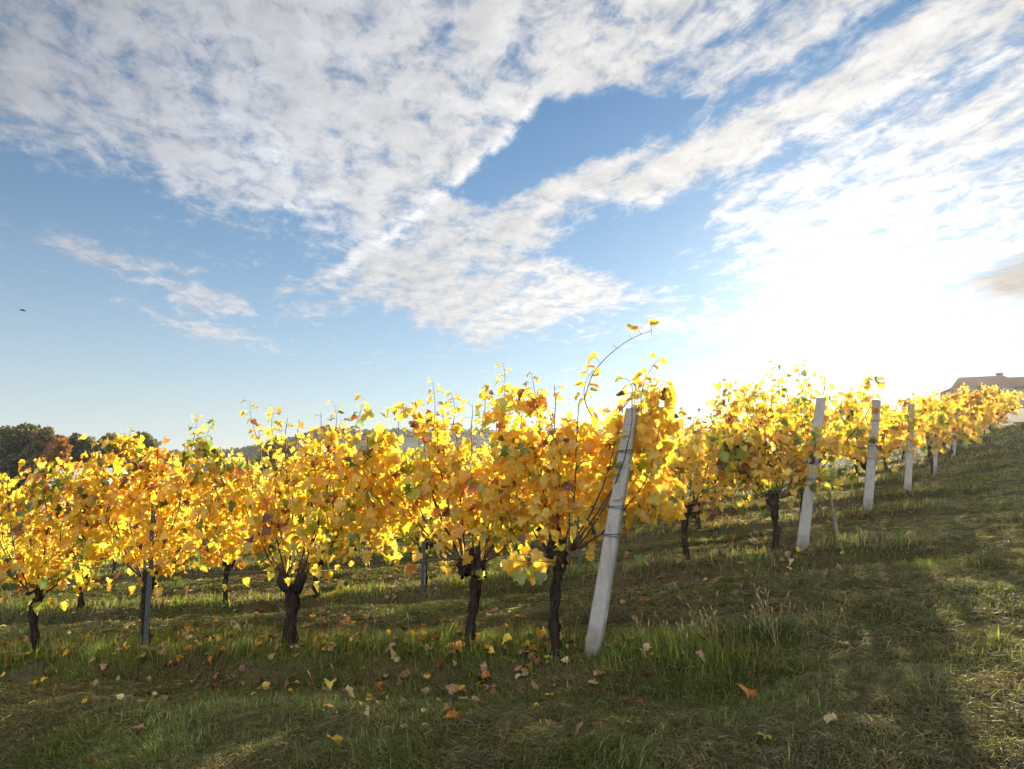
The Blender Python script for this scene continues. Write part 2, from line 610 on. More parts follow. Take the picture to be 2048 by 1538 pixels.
def plane(x, y):
    z = -0.09 + 0.119 * (x - 0.63) - 0.0125 * (y - 5.6) + 0.17
    z = z + 0.055 * np.logaddexp(0, (x - 9.5) / 1.5) * 1.5 * smooth01(6, 20, y)
    return z


_d = np.linalg.norm(_anch[:, None, :2] - _anch[None, :, :2], axis=2)
_K = np.exp(-(_d / 2.6) ** 2) + 0.12 * np.eye(len(_anch))
_wk = np.linalg.solve(_K, _anch[:, 2] - plane(_anch[:, 0], _anch[:, 1]))


def softmin(a, b, k):
    return -np.logaddexp(-a / k, -b / k) * k


def base_h(x, y):
    x, y = np.asarray(x, dtype=float), np.asarray(y, dtype=float)
    z = plane(x, y)
    for (ax, ay, _), w in zip(_anch, _wk):
        z = z + w * np.exp(-((x - ax) ** 2 + (y - ay) ** 2) / 2.6 ** 2)
    z = -softmin(-z, np.full_like(z, 6.5), 1.2)       # the valley floor on the left
    z = softmin(z, np.full_like(z, 9.3), 0.6)        # the shoulder of the hill on the right
    return z


def row_coords(x, y, k):
    dx, dy = x - ENDS[k][0], y - ENDS[k][1]
    return dx * RV[0] + dy * RV[1], dx * NV[0] + dy * NV[1]


def ground_h(x, y, fine=True):
    x, y = np.asarray(x, dtype=float), np.asarray(y, dtype=float)
    z = base_h(x, y)
    if fine:
        near = smooth01(60, 25, np.hypot(x, y))
        for k in range(0, 8):
            s, d = row_coords(x, y, k)
            wob = 0.22 * (fbm(s * 0.7, d * 0.7, 40 + k, 2) - 0.5)
            dd = d + wob
            b = -0.20 * smooth01(0.20, 0.38, dd) * (1 - smooth01(0.6, 1.7, dd))
            b = b + 0.05 * smooth01(-0.5, -0.1, dd) * (1 - smooth01(0.1, 0.3, dd))
            z = z + b * smooth01(-2.0, -0.6, s) * near
        u = x * RV[0] + y * RV[1]
        v = x * NV[0] + y * NV[1]
        z = z + near * 0.10 * (fbm(u * 0.35, v * 1.3, 3, 3) - 0.5)
        z = z + near * 0.12 * (fbm(x * 2.9, y * 3.6, 9, 3) - 0.5)
    return z


GRID = {}


def grow(a, b, step, far, k=1.16):
    c = list(np.arange(a, b + 1e-6, step))
    s = step
    lo, hi = c[0], c[-1]
    left, right = [], []
    while hi < far:
        s *= k
        hi += s
        right.append(hi)
    s = step
    while lo > -far:
        s *= k
        lo -= s
        left.append(lo)
    return np.array(left[::-1] + c + right)


def surf_h(x, y):
    """Height of the ground sheet itself, between its vertices."""
    x, y = np.asarray(x, dtype=float), np.asarray(y, dtype=float)
    xs, ys, Z = GRID['xs'], GRID['ys'], GRID['Z']
    i = np.clip(np.searchsorted(xs, x) - 1, 0, len(xs) - 2)
    j = np.clip(np.searchsorted(ys, y) - 1, 0, len(ys) - 2)
    fx = (x - xs[i]) / (xs[i + 1] - xs[i])
    fy = (y - ys[j]) / (ys[j + 1] - ys[j])
    return (Z[j, i] * (1 - fx) + Z[j, i + 1] * fx) * (1 - fy) + (Z[j + 1, i] * (1 - fx) + Z[j + 1, i + 1] * fx) * fy


def gz(x, y):
    return float(surf_h(np.array([x]), np.array([y]))[0])


# ------------------------------------------------------------------ ground
def mat_ground():
    m, T = new_mat('mown_grass_ground')
    geo = T.n('ShaderNodeNewGeometry')
    pos = geo.outputs['Position']
    n1 = T.noise(pos, 0.9, 5, 0.6)
    n2 = T.noise(pos, 7, 5, 0.7)
    n3 = T.noise(pos, 60, 4, 0.7)
    mp = T.n('ShaderNodeMapping')
    T.put(mp.inputs[0], pos)
    mp.inputs['Rotation'].default_value = (0, 0, math.atan2(0.3714, -0.9285) * -1)
    mp.inputs['Scale'].default_value = (0.25, 1.6, 1)
    n4 = T.noise(mp.outputs[0], 1.3, 4, 0.6)
    green = T.ramp(n2, [(0.3, (0.020, 0.024, 0.008)), (0.7, (0.070, 0.075, 0.022))])
    dry = T.ramp(n3, [(0.3, (0.030, 0.020, 0.011)), (0.7, (0.13, 0.09, 0.045))])
    f = T.mr(T.m('ADD', T.m('MULTIPLY', n1, 0.5), T.m('MULTIPLY', n4, 0.5)), 0.42, 0.58)
    c = T.mix(f, green, dry)
    # fields beyond the vineyard
    far = T.mr(T.vm('LENGTH', pos), 60, 110)
    fld = T.ramp(T.noise(pos, 0.02, 2, 0.4), [(0.4, (0.06, 0.075, 0.025)), (0.6, (0.12, 0.105, 0.05))])
    c = T.mix(T.m('MULTIPLY', far, 0.8), c, fld)
    h = T.m('ADD', T.m('MULTIPLY', n3, 0.5), n2)
    finish(T, principled(T, c, 0.95, h, 0.6, 0.04, 0.1))
    return m


def build_ground():
    xs, ys = grow(-14, 17, 0.06, 1800), grow(0.5, 20, 0.06, 1800)
    X, Y = np.meshgrid(xs, ys)
    Z = ground_h(X.ravel(), Y.ravel())
    GRID.update(xs=xs, ys=ys, Z=Z.reshape(len(ys), len(xs)))
    v = np.c_[X.ravel(), Y.ravel(), Z]
    nx, ny = len(xs), len(ys)
    i = np.arange(nx * ny).reshape(ny, nx)
    f = np.stack([i[:-1, :-1].ravel(), i[:-1, 1:].ravel(), i[1:, 1:].ravel(), i[1:, :-1].ravel()], 1)
    o = link('ground', np_mesh('ground', v, f, mat_ground(), smooth=True))
    tag(o, kind='structure')


build_ground()

# ------------------------------------------------------------------ grass
PAL_GREEN = np.array([(0.038, 0.054, 0.010), (0.056, 0.078, 0.014), (0.084, 0.098, 0.020), (0.112, 0.118, 0.028)]) * 2.15
PAL_LUSH = np.array([(0.070, 0.118, 0.018), (0.098, 0.138, 0.024), (0.135, 0.15, 0.03)]) * 2.5
PAL_STRAW = np.array([(0.085, 0.066, 0.026), (0.14, 0.11, 0.045), (0.19, 0.155, 0.07), (0.060, 0.042, 0.020), (0.24, 0.20, 0.10)]) * 1.45


def strip_amount(x, y):
    """1 inside the unmown strip under a row of vines."""
    out = np.zeros_like(x)
    for k in range(0, 6):
        s, d = row_coords(x, y, k)
        d = d + 0.22 * (fbm(s * 0.7, d * 0.7, 40 + k, 2) - 0.5)
        out = np.maximum(out, smooth01(-0.75, -0.3, d) * (1 - smooth01(0.18, 0.38, d)) * smooth01(-1.9, -1.0, s))
    return out


def sample_band(d0, d1, dens):
    n = int((d1 * d1 - d0 * d0) * 0.90 * dens)
    d = np.sqrt(rng.uniform(d0 * d0, d1 * d1, n))
    u = rng.uniform(-0.90, 0.90, n)
    return u * d, d


def flow(x, y):
    return 2 * math.pi * 1.6 * fbm(x * 0.55, y * 0.55, 21, 2) + 0.9


def blades(x, y, h, w, lean, phi, col):
    n = len(x)
    z = surf_h(x, y) - 0.006
    b = np.c_[x, y, z]
    dirv = np.c_[np.cos(phi), np.sin(phi), np.zeros(n)]
    side = np.c_[-np.sin(phi + rng.normal(0, 0.6, n)), np.cos(phi), np.zeros(n)]
    up = np.array((0, 0, 1.0))
    mid = b + dirv * (h * lean * 0.35)[:, None] + up * (h * (1 - 0.30 * lean) * 0.55)[:, None]
    tip = b + dirv * (h * lean)[:, None] + up * (h * (1 - 0.62 * lean))[:, None]
    hw = side * (w / 2)[:, None]
    v = np.stack([b - hw, b + hw, mid + hw * 0.8, mid - hw * 0.8, tip], 1).reshape(-1, 3)
    i = np.arange(n)[:, None] * 5
    q = i + np.array((0, 1, 2, 3))
    t = i + np.array((3, 2, 4))
    c = np.repeat(col, 5, axis=0)
    return v, q, t, c


def hay(x, y, L, w, phi, lift, col):
    n = len(x)
    z = surf_h(x, y) + rng.uniform(0.0, 0.03, n)
    pts = []
    for j, t in enumerate((0.0, 0.34, 0.67, 1.0)):
        a = phi + rng.normal(0, 0.45, n) * (1 if j else 0)
        px = x + np.cos(a) * L * t
        py = y + np.sin(a) * L * t
        pz = z + lift * math.sin(math.pi * min(t + 0.08, 1.0)) + 0.004
        pts.append(np.c_[px, py, pz])
    side = np.c_[-np.sin(phi), np.cos(phi), rng.normal(0, 0.5, n)] * (w / 2)[:, None]
    v = np.stack([p + s * side for p in pts for s in (-1, 1)], 1).reshape(-1, 3)
    i = np.arange(n)[:, None] * 8
    q = np.concatenate([i + np.array((2 * j, 2 * j + 1, 2 * j + 3, 2 * j + 2)) for j in range(3)])
    return v, q, np.repeat(col, 8, axis=0)


def merge(parts):
    V, Q, Tt, C, n = [], [], [], [], 0
    for p in parts:
        if len(p) == 4:
            v, q, t, c = p
            Tt.append(t + n)
        else:
            v, q, c = p
        V.append(v)
        Q.append(q + n)
        C.append(c)
        n += len(v)
    f = [np.concatenate(Q)]
    if Tt:
        f.append(np.concatenate(Tt))
    return np.concatenate(V), f, np.concatenate(C)


def dryness(x, y):
    u = x * RV[0] + y * RV[1]
    v = x * NV[0] + y * NV[1]
    d = 0.55 * fbm(x * 0.9, y * 0.9, 5, 3) + 0.45 * fbm(u * 0.5, v * 1.8, 6, 3)
    return d - 0.02 + 0.13 * smooth01(0.3, 3.0, x) + 0.03 * smooth01(5.2, 4.2, y)


def build_grass():
    green, dry = [], []
    for d0, d1, dens, wm, hm in ((2.6, 5.0, 7500, 0.0046, 1.0), (5.0, 7.6, 4600, 0.0056, 1.0), (7.6, 12, 1900, 0.0085, 1.05), (12, 19, 700, 0.014, 1.15), (19, 34, 200, 0.026, 1.4)):
        x, y = sample_band(d0, d1, dens)
        st = strip_amount(x, y)
        dr = dryness(x, y)
        cl = fbm(x * 3.4, y * 3.4, 12, 2)
        keep = rng.uniform(size=len(x)) < np.clip(0.22 + 1.4 * smooth01(0.62, 0.46, dr) * smooth01(0.28, 0.62, cl) + st, 0.30, 1)
        x, y, st, dr, cl = x[keep], y[keep], st[keep], dr[keep], cl[keep]
        n = len(x)
        h = hm * (0.034 + 0.085 * rng.uniform(size=n) ** 1.8) * (0.35 + 1.35 * cl) * (1 + 0.75 * st)
        lean = np.clip(rng.normal(0.75, 0.28, n) - 0.2 * st, 0.1, 1.2)
        phi = flow(x, y) + rng.normal(0, 0.9, n)
        pal = PAL_GREEN[rng.integers(0, 4, n)]
        lush = PAL_LUSH[rng.integers(0, 3, n)]
        lf = smooth01(0.52, 0.40, dr) * smooth01(0.4, 0.7, fbm(x * 0.7, y * 0.7, 31, 2))
        lf = np.maximum(lf * 0.7, st * rng.uniform(0.2, 1.0, n))[:, None]
        col = pal * (1 - lf) + lush * lf
        sf = (rng.uniform(size=n) < 0.10 + 0.55 * smooth01(0.44, 0.6, dr) + 0.12 * st)[:, None]
        col = np.where(sf, PAL_STRAW[rng.integers(0, 5, n)], col) * rng.uniform(0.55, 1.3, (n, 1))
        green.append(blades(x, y, h, wm * rng.uniform(0.7, 1.4, n), lean, phi, col))
    for d0, d1, dens, wm, lm in ((2.6, 5.0, 7000, 0.0024, 0.85), (5.0, 7.6, 3200, 0.0034, 1.0), (7.6, 12, 800, 0.007, 1.4), (12, 20, 240, 0.012, 1.9)):
        x, y = sample_band(d0, d1, dens)
        dr = dryness(x, y)
        st = strip_amount(x, y)
        keep = rng.uniform(size=len(x)) < np.clip(0.35 + smooth01(0.45, 0.60, dr) - 0.4 * st, 0.10, 1)
        x, y, dr = x[keep], y[keep], dr[keep]
        n = len(x)
        L = lm * rng.uniform(0.05, 0.15, n)
        phi = flow(x, y) + 1.2 + rng.normal(0, 0.7, n)
        col = PAL_STRAW[rng.integers(0, 5, n)] * rng.uniform(0.6, 1.15, (n, 1))
        gr = (rng.uniform(size=n) < 0.25)[:, None]
        col = np.where(gr, PAL_GREEN[rng.integers(0, 4, n)], col)
        dry.append(hay(x, y, L, wm * rng.uniform(0.7, 1.3, n), phi, rng.uniform(0.002, 0.035, n), col))
    v, f, c = merge(green)
    tag(link('grass', np_mesh('grass', v, f, M['blade'], c)), 'short mown green grass growing in tufts between the vine rows', 'grass', kind='stuff')
    v, f, c = merge(dry)
    tag(link('cut_hay', np_mesh('cut_hay', v, f, M['blade'], c)), 'dry brown cut grass lying in swathes over the meadow', 'cut grass', kind='stuff')


build_grass()


def tuft(name, px, py, d, rad, n, hh, label, pal, seedheads=0, straw=0.15, cat='grass tuft'):
    cx, cy, _ = at(px, py, d)
    r = np.abs(rng.normal(0, rad * 0.5, n))
    a = rng.uniform(0, 2 * math.pi, n)
    x, y = cx + r * np.cos(a), cy + r * np.sin(a)
    h = hh * rng.uniform(0.4, 1.0, n) * np.clip(1.15 - 0.5 * r / rad, 0.3, 1.2)
    col = pal[rng.integers(0, len(pal), n)] * rng.uniform(0.75, 1.2, (n, 1))
    col = np.where((rng.uniform(size=n) < straw)[:, None], PAL_STRAW[rng.integers(0, 5, n)] * 1.3, col)
    p = blades(x, y, h, rng.uniform(0.004, 0.007, n), np.clip(rng.normal(0.55, 0.25, n), 0.05, 1.1), a + rng.normal(0, 0.5, n), col)
    v, f, c = merge([p])
    z0 = gz(cx, cy)
    v = v - np.array((cx, cy, z0))
    o = link(name, np_mesh(name, v, f, M['blade'], c), None, (cx, cy, z0))
    tag(o, label, cat, 'taller grass tufts')
    if seedheads:
        V, C = [], []
        mb = MB()
        for i in range(seedheads):
            rr, aa = abs(rng.normal(0, rad * 0.9)), rng.uniform(0, 6.28)
            sx, sy = rr * math.cos(aa), rr * math.sin(aa)
            zb = gz(cx + sx, cy + sy) - z0
            H = hh * rng.uniform(0.7, 1.5)
            lx, ly = rng.normal(0, 0.25, 2) * H
            path = [(sx + lx * t * t, sy + ly * t * t, zb + H * t) for t in (0, 0.35, 0.7, 1.0)]
            mb.tube(path, [0.0012, 0.0011, 0.001, 0.0008], 4)
            e = np.array(path[-1])
            dv = (e - np.array(path[-2]))
            dv /= np.linalg.norm(dv)
            Ls = rng.uniform(0.03, 0.06)
            mb.tube([e, e + dv * Ls * 0.4, e + dv * Ls * 0.8, e + dv * Ls], [0.002, 0.0048, 0.0036, 0.001], 6, 0.25, seed=i)
        link('seed_heads', mb.mesh('seed_heads', M['seed']), o)
    return o


M['seed'] = plain('dry_seed_head', (0.28, 0.20, 0.09), (0.45, 0.34, 0.17), 0.8, 40)
tuft('grass_tuft', 1530, 1335, 5.25, 0.34, 900, 0.27, 'tall dark green grass tuft standing right of the nearest concrete post', np.array([(0.035, 0.085, 0.012), (0.055, 0.11, 0.018), (0.08, 0.13, 0.02)]), 22)
tuft('grass_tuft', 1395, 1310, 5.5, 0.45, 420, 0.17, 'low yellowish grass tuft with pale seed heads just right of the nearest post foot', PAL_LUSH, 34, 0.3)
tuft('grass_tuft', 190, 1318, 7.2, 0.34, 420, 0.24, 'bright green grass tuft between the two leftmost front vine trunks', PAL_LUSH * 1.25, 8)
tuft('grass_tuft', 1650, 1300, 5.4, 0.4, 380, 0.13, 'thin olive grass tuft with few seed stalks at right edge of the vine strip', PAL_GREEN, 8, 0.35)
tuft('grass_tuft', 480, 1315, 6.7, 0.35, 380, 0.16, 'yellow green grass tuft left of the two-stemmed vine trunk', PAL_LUSH, 6, 0.3)
tuft('grass_tuft', 760, 1318, 6.1, 0.4, 380, 0.17, 'yellow green grass tuft midway between two-stemmed and knobbly vine trunks', PAL_LUSH, 5, 0.35)
tuft('grass_tuft', 1290, 1328, 5.4, 0.22, 260, 0.16, 'bright grass tuft close against the right side of the nearest concrete post', PAL_LUSH, 4)
tuft('grass_tuft', 2010, 1420, 4.5, 0.2, 160, 0.16, 'small greyish grass tuft at the right end of the meadow', PAL_GREEN * 1.3, 0)
tuft('grass_tuft', 1500, 1110, 8.75, 0.4, 380, 0.2, 'fresh green grass tuft under the first vine of the second row', PAL_LUSH, 3)
tuft('grass_tuft', 1690, 1092, 8.7, 0.5, 380, 0.2, 'green grass tuft on the bank beside the slanting wooden stake', PAL_LUSH, 6)

# ------------------------------------------------------------------ vine leaves
_half = [(0.09, -0.11), (0.27, -0.17), (0.41, -0.03), (0.50, 0.17), (0.37, 0.27), (0.47, 0.50), (0.33, 0.55), (0.21, 0.70), (0.10, 0.88)]
OUT_FULL = np.array([(0, 0)] + _half + [(0, 1.0)] + [(-x, y) for x, y in _half[::-1]])
_hs = [(0.24, -0.14), (0.48, 0.17), (0.42, 0.52), (0.16, 0.75)]
OUT_LOW = np.array([(0, 0)] + _hs + [(0, 1.0)] + [(-x, y) for x, y in _hs[::-1]])

LEAF_PAL = {
    'yellow': (0.80, 0.57, 0.055), 'lemon': (0.78, 0.64, 0.11), 'gold': (0.78, 0.47, 0.04), 'orange': (0.52, 0.22, 0.03), 'rust': (0.26, 0.075, 0.025),
    'brown': (0.15, 0.065, 0.03), 'lime': (0.42, 0.46, 0.06), 'green': (0.16, 0.24, 0.035), 'deep': (0.075, 0.13, 0.022), 'cream': (0.62, 0.48, 0.22), 'tan': (0.36, 0.22, 0.11), 'pink': (0.50, 0.29, 0.19),
}


def leaf_cloud(P, Tdir, Ndir, size, col, outline, r_, curl=0.25, edge=None):
    """One flat-ish lobed blade per row of P; returns verts, tri faces, colours."""
    n, k = len(P), len(outline)
    Tn = Tdir / (np.linalg.norm(Tdir, axis=1)[:, None] + 1e-9)
    Nn = Ndir - (Ndir * Tn).sum(1)[:, None] * Tn
    Nn /= np.linalg.norm(Nn, axis=1)[:, None] + 1e-9
    Wd = np.cross(Tn, Nn)
    o = np.concatenate([outline, [(0, 0.36)]])
    X = o[None, :, 0] * (1 + r_.normal(0, 0.08, (n, k + 1)))
    Y = o[None, :, 1] * (1 + r_.normal(0, 0.06, (n, k + 1)))
    cup = r_.normal(0.15, 0.5, (n, 1)) * curl * 2
    droop = r_.normal(-0.25, 0.4, (n, 1)) * curl * 2
    Z = cup * np.abs(X) * 1.1 + droop * Y * Y + r_.normal(0, 0.05 + 0.1 * curl, (n, k + 1))
    Z[:, -1] = r_.normal(0.0, 0.05, n) + droop[:, 0] * 0.1
    Z[:, 0] = 0
    s = size[:, None, None]
    v = P[:, None, :] + s * (X[..., None] * Wd[:, None, :] + Y[..., None] * Tn[:, None, :] + Z[..., None] * Nn[:, None, :])
    b = np.arange(n)[:, None] * (k + 1)
    f = np.concatenate([b + np.array((k, j, (j + 1) % k)) for j in range(k)])
    c = np.repeat(col[:, None, :], k + 1, axis=1) * (1 + 0.10 * np.where(np.arange(k + 1) % 2 == 1, 1.0, -1.0))[None, :, None] * r_.uniform(0.88, 1.1, (n, k + 1, 1))
    if edge is not None:
        e = edge[:, None, None] * r_.uniform(0.2, 1.0, (n, k + 1, 1))
        e[:, -1] = 0
        c = c * (1 - e) + np.array((0.20, 0.085, 0.025)) * e
    return v.reshape(-1, 3), f, c.reshape(-1, 3)


def leaf_colours(P, r_, mixw, clump_seed):
    """Colour of each leaf; green and rusty leaves keep together in sprays."""
    n = len(P)
    names = list(mixw)
    w = np.array([mixw[k] for k in names], dtype=float)
    pal = np.array([LEAF_PAL[k] for k in names])
    g = vnoise(P[:, 0] * 2.7 + 31 + clump_seed * 7.7, P[:, 2] * 2.7 + P[:, 1] * 1.5, clump_seed)
    rr = vnoise(P[:, 0] * 3.3 + 91, P[:, 2] * 3.3 + P[:, 1] * 2.0, clump_seed + 50)
    W_ = np.tile(w, (n, 1))
    for i, k in enumerate(names):
        if k in ('green', 'deep', 'lime'):
            W_[:, i] *= 0.15 + 4.5 * smooth01(0.5, 0.85, g)
        if k in ('rust', 'orange', 'brown'):
            W_[:, i] *= 0.4 + 2.2 * smooth01(0.5, 0.85, rr)
    W_ /= W_.sum(1)[:, None]
    idx = (W_.cumsum(1) > r_.uniform(size=(n, 1))).argmax(1)
    return pal[idx] * r_.uniform(0.80, 1.12, (n, 1)) * (1 + r_.normal(0, 0.04, (n, 3)))


MIX_GOLD = {'yellow': 5, 'lemon': 3.4, 'gold': 2.3, 'orange': 0.45, 'rust': 0.15, 'brown': 0.16, 'lime': 1.8, 'green': 0.7}
MIX_GREEN = {'yellow': 3.8, 'lemon': 2.0, 'gold': 2.2, 'orange': 0.8, 'rust': 0.25, 'brown': 0.3, 'lime': 2.0, 'green': 1.5, 'deep': 0.5}
MIX_RUSTY = {'yellow': 2.2, 'lemon': 0.5, 'gold': 3.0, 'orange': 2.6, 'rust': 1.4, 'brown': 0.8, 'lime': 0.6, 'green': 0.4}


def vine_meshes(seed, half=0.98, head=0.72, top=2.08, n_cane=12, fill=620, size=0.105, hi=True, mixw=MIX_GOLD, shift=0.0, tips=(), two_stem=False, knob=False, lean=0.0, thick=0.17, bottom=0.86, loose=True, back=None, tk=0.038):
    """Local axes: x along the row away from the end post, y across it, z up. Returns trunk, canes, foliage meshes."""
    r_ = np.random.default_rng(seed)
    # trunk
    mb = MB()
    if two_stem:
        for sgn in (-1, 1):
            pth = [(sgn * 0.030 + lean * z + 0.012 * math.sin(z * 9 + sgn), 0.012 * math.cos(z * 7 + sgn), z) for z in np.linspace(-0.12, head - 0.06, 14)]
            mb.tube(pth, [0.036 + 0.010 * (1 - i / 13) + 0.004 * math.sin(i * 2.1) for i in range(14)], 18, 0.16, seed=seed + sgn, ridges=0.10)
        mb.tube([(-0.045, 0, head - 0.12), (-0.10, 0.01, head), (-0.15, 0.01, head + 0.05)], [0.052, 0.055, 0.026], 12, 0.16, seed=seed)
        mb.tube([(0.045, 0, head - 0.12), (0.09, 0.01, head - 0.02), (0.13, 0.01, head + 0.04)], [0.052, 0.060, 0.026], 12, 0.16, seed=seed + 3)
    else:
        a = r_.uniform(0, 6)
        pth = [(lean * z + 0.022 * math.sin(z * 6 + a), 0.018 * math.cos(z * 5 + a), z) for z in np.linspace(-0.12, head, 15)]
        mb.tube(pth, [tk + 0.014 * max(0, 1 - i / 4) + 0.012 * max(0, (i - 10) / 4) + 0.005 * math.sin(i * 1.7 + a) for i in range(15)], 18, 0.17, seed=seed, ridges=0.10)
        hx = lean * head
        mb.blob((hx - 0.03, 0.01, head - 0.03), (0.050, 0.048, 0.085), seed, 0.22, 12, 9)
        mb.blob((hx + 0.045, -0.01, head + 0.01), (0.044, 0.044, 0.07), seed + 1, 0.22, 12, 9)
        for q_ in range(4):
            an = r_.uniform(-1.2, 1.2)
            mb.tube([(hx, 0, head - 0.02), (hx + 0.09 * math.sin(an), r_.normal(0, 0.03), head + 0.07 * math.cos(an)), (hx + 0.13 * math.sin(an), r_.normal(0, 0.04), head + 0.13 * math.cos(an))], [0.03, 0.022, 0.014], 8, 0.2, seed=seed + q_)
        if knob:
            mb.blob((hx + 0.105, -0.02, head - 0.03), (0.05, 0.05, 0.085), seed + 2, 0.25, 12, 9)
            mb.tube([(hx - 0.06, 0, head - 0.1), (hx - 0.075, 0, head + 0.06), (hx - 0.06, 0, head + 0.16)], [0.05, 0.045, 0.028], 10, 0.15, seed=seed + 6)
    trunk = mb.mesh('trunk', M['bark'], smooth=True)
    # canes
    mc = MB()
    P, Td, Nd, Sz = [], [], [], []
    x0 = lean * head
    for c in range(n_cane):
        fr = (c + 0.5) / n_cane * 2 - 1
        xt = half * (fr + r_.normal(0, 0.1)) + shift
        zt = top - r_.uniform(0.02, 0.42) - 0.12 * abs(fr)
        if c == n_cane // 2:
            zt = top - 0.12
        yt = r_.normal(0, 0.10)
        sx = 0.10 * np.sign(xt) * min(1, abs(xt) * 2)
        t = np.linspace(0, 1, 15)
        px = x0 + sx + (xt - sx) * (1 - (1 - t) ** 1.7) + r_.normal(0, 0.008, 15).cumsum() * 0.7
        pz = head + 0.02 + (zt - head) * t ** (1.25 if abs(fr) > 0.5 else 1.0) + r_.normal(0, 0.004, 15).cumsum()
        py = yt * t + r_.normal(0, 0.012, 15).cumsum()
        path = np.c_[px, py, pz]
        mc.tube(path, np.linspace(0.0095, 0.0030, 15), 6, 0.08, seed=seed * 31 + c)
        # leaves on the nodes
        m_ = 26
        for j in range(m_):
            tt = 0.16 + 0.84 * (j + r_.uniform(-0.3, 0.3)) / m_
            if tt > 1 or tt < 0.1:
                continue
            q = np.array([np.interp(tt, t, path[:, i]) for i in range(3)])
            if q[2] < bottom - 0.08 and r_.uniform() < 0.75:
                continue
            off = np.array((r_.normal(0, 0.6), (1 if j % 2 else -1) * r_.uniform(0.3, 1.0), r_.normal(0.1, 0.3)))
            off /= np.linalg.norm(off)
            e = q + off * r_.uniform(0.04, 0.10)
            mc.tube([q, (q + e) / 2 + np.array((0, 0, 0.008)), e], [0.0016, 0.0013, 0.0012], 3, cap=False)
            P.append(e)
            Td.append(off * 0.55 + np.array((r_.normal(0, 0.3), r_.normal(0, 0.2), -r_.uniform(0.1, 1.0))))
            Nd.append(np.array((r_.normal(0, 0.7), off[1] * 1.0 + r_.normal(0, 0.5), r_.normal(0.35, 0.5))))
            Sz.append(size * r_.uniform(0.62, 1.2) * (1.0 if tt < 0.8 else 0.72))
    for (tx, tz, ty) in tips:
        # free shoots standing out of the canopy top
        x1, z1 = tx, tz
        b = np.array((x1 * 0.86 + r_.normal(0, 0.04), ty * 0.5, top - 0.35))
        e = np.array((x1, ty, z1))
        ctrl = (b + e) / 2 + np.array((r_.normal(0, 0.10), r_.normal(0, 0.05), 0.03))
        tt = np.linspace(0, 1, 11)[:, None]
        path = (1 - tt) ** 2 * b + 2 * tt * (1 - tt) * ctrl + tt ** 2 * e
        mc.tube(path, np.linspace(0.0042, 0.0014, 11), 5)
        for j in range(16):
            q = path[min(10, int(j * 0.68))] + r_.normal(0, 0.012, 3)
            sgn = 1 if j % 2 else -1
            off = np.array((sgn * r_.uniform(0.6, 1.0), r_.normal(0, 0.4), r_.uniform(0.0, 0.4)))
            e2 = q + off * 0.045
            mc.tube([q, e2], [0.0013, 0.001], 3, cap=False)
            P.append(e2)
            Td.append(np.array((sgn * r_.uniform(0.5, 1), r_.normal(0, 0.3), -r_.uniform(0.0, 0.8))))
            Nd.append(np.array((r_.normal(0, 0.3), r_.normal(0.2, 0.6), r_.uniform(0.3, 1.0))))
            Sz.append(size * r_.uniform(0.62, 1.0) * (1.0 if j < 11 else 0.75))
    canes = mc.mesh('canes', M['cane'])
    # leaves of the side shoots that fill the curtain
    n = fill
    fx = x0 + shift + half * 1.10 * r_.uniform(-1, 1, n)
    ztop = top - 0.06 - 0.46 * vnoise(fx * 3.1 + seed * 3, fx * 0 + seed, seed) + 0.05
    zbot = bottom + 0.22 * (vnoise(fx * 3.7 + seed, fx * 0 + 2.5, seed + 9) - 0.35)
    fz = zbot + (ztop - zbot) * r_.beta(1.25, 1.05, n)
    fy = r_.normal(0, thick, n)
    gap = vnoise(fx * 4.2 + seed, fz * 4.2, seed + 77)
    k = gap > 0.35
    F = np.c_[fx, fy, fz][k]
    n = len(F)
    sgn = np.sign(F[:, 1] + r_.normal(0, 0.08, n))
    az = r_.normal(0, 0.8, n)
    Nf = np.c_[np.sin(az) + r_.normal(0, 0.5, n), sgn * np.cos(az) + r_.normal(0, 0.4, n), r_.normal(0.5, 0.7, n)]
    Tf = np.c_[r_.normal(0, 0.55, n), sgn * r_.uniform(0, 0.7, n), -r_.uniform(0.15, 1.0, n)]
    Pa = np.concatenate([np.array(P), F])
    Ta = np.concatenate([np.array(Td), Tf])
    Na = np.concatenate([np.array(Nd), Nf])
    Sa = np.concatenate([np.array(Sz), size * np.clip(r_.normal(0.92, 0.30, n), 0.35, 1.6)])
    if loose:
        m_ = 14
        lp = np.c_[r_.normal(0, 0.35, m_) + x0, r_.normal(0, 0.12, m_), r_.uniform(head - 0.10, bottom + 0.05, m_)]
        Pa = np.concatenate([Pa, lp])
        Ta = np.concatenate([Ta, np.c_[r_.normal(0, 0.4, m_), r_.normal(0, 0.4, m_), -np.ones(m_)]])
        Na = np.concatenate([Na, np.c_[r_.normal(0, 0.4, m_), -np.ones(m_), r_.normal(0, 0.3, m_)]])
        Sa = np.concatenate([Sa, size * r_.uniform(0.9, 1.3, m_)])
    if back is not None:                       # keep clear of the end post
        Pa[:, 1] -= back[1] * smooth01(back[0] + 0.15, back[0] - 0.1, Pa[:, 0]) * (Pa[:, 2] < back[2] + 0.12 * vnoise(Pa[:, 0] * 9, Pa[:, 2] * 0, 3))
    col = leaf_colours(Pa, r_, mixw, seed)
    edge = np.clip(r_.normal(0.05, 0.20, len(Pa)), 0, 0.8)
    v, f, c = leaf_cloud(Pa, Ta, Na, Sa, col, OUT_FULL if hi else OUT_LOW, r_, 0.42, edge)
    fol = np_mesh('foliage', v, f, M['leaf'], c, smooth=False)
    return trunk, canes, fol


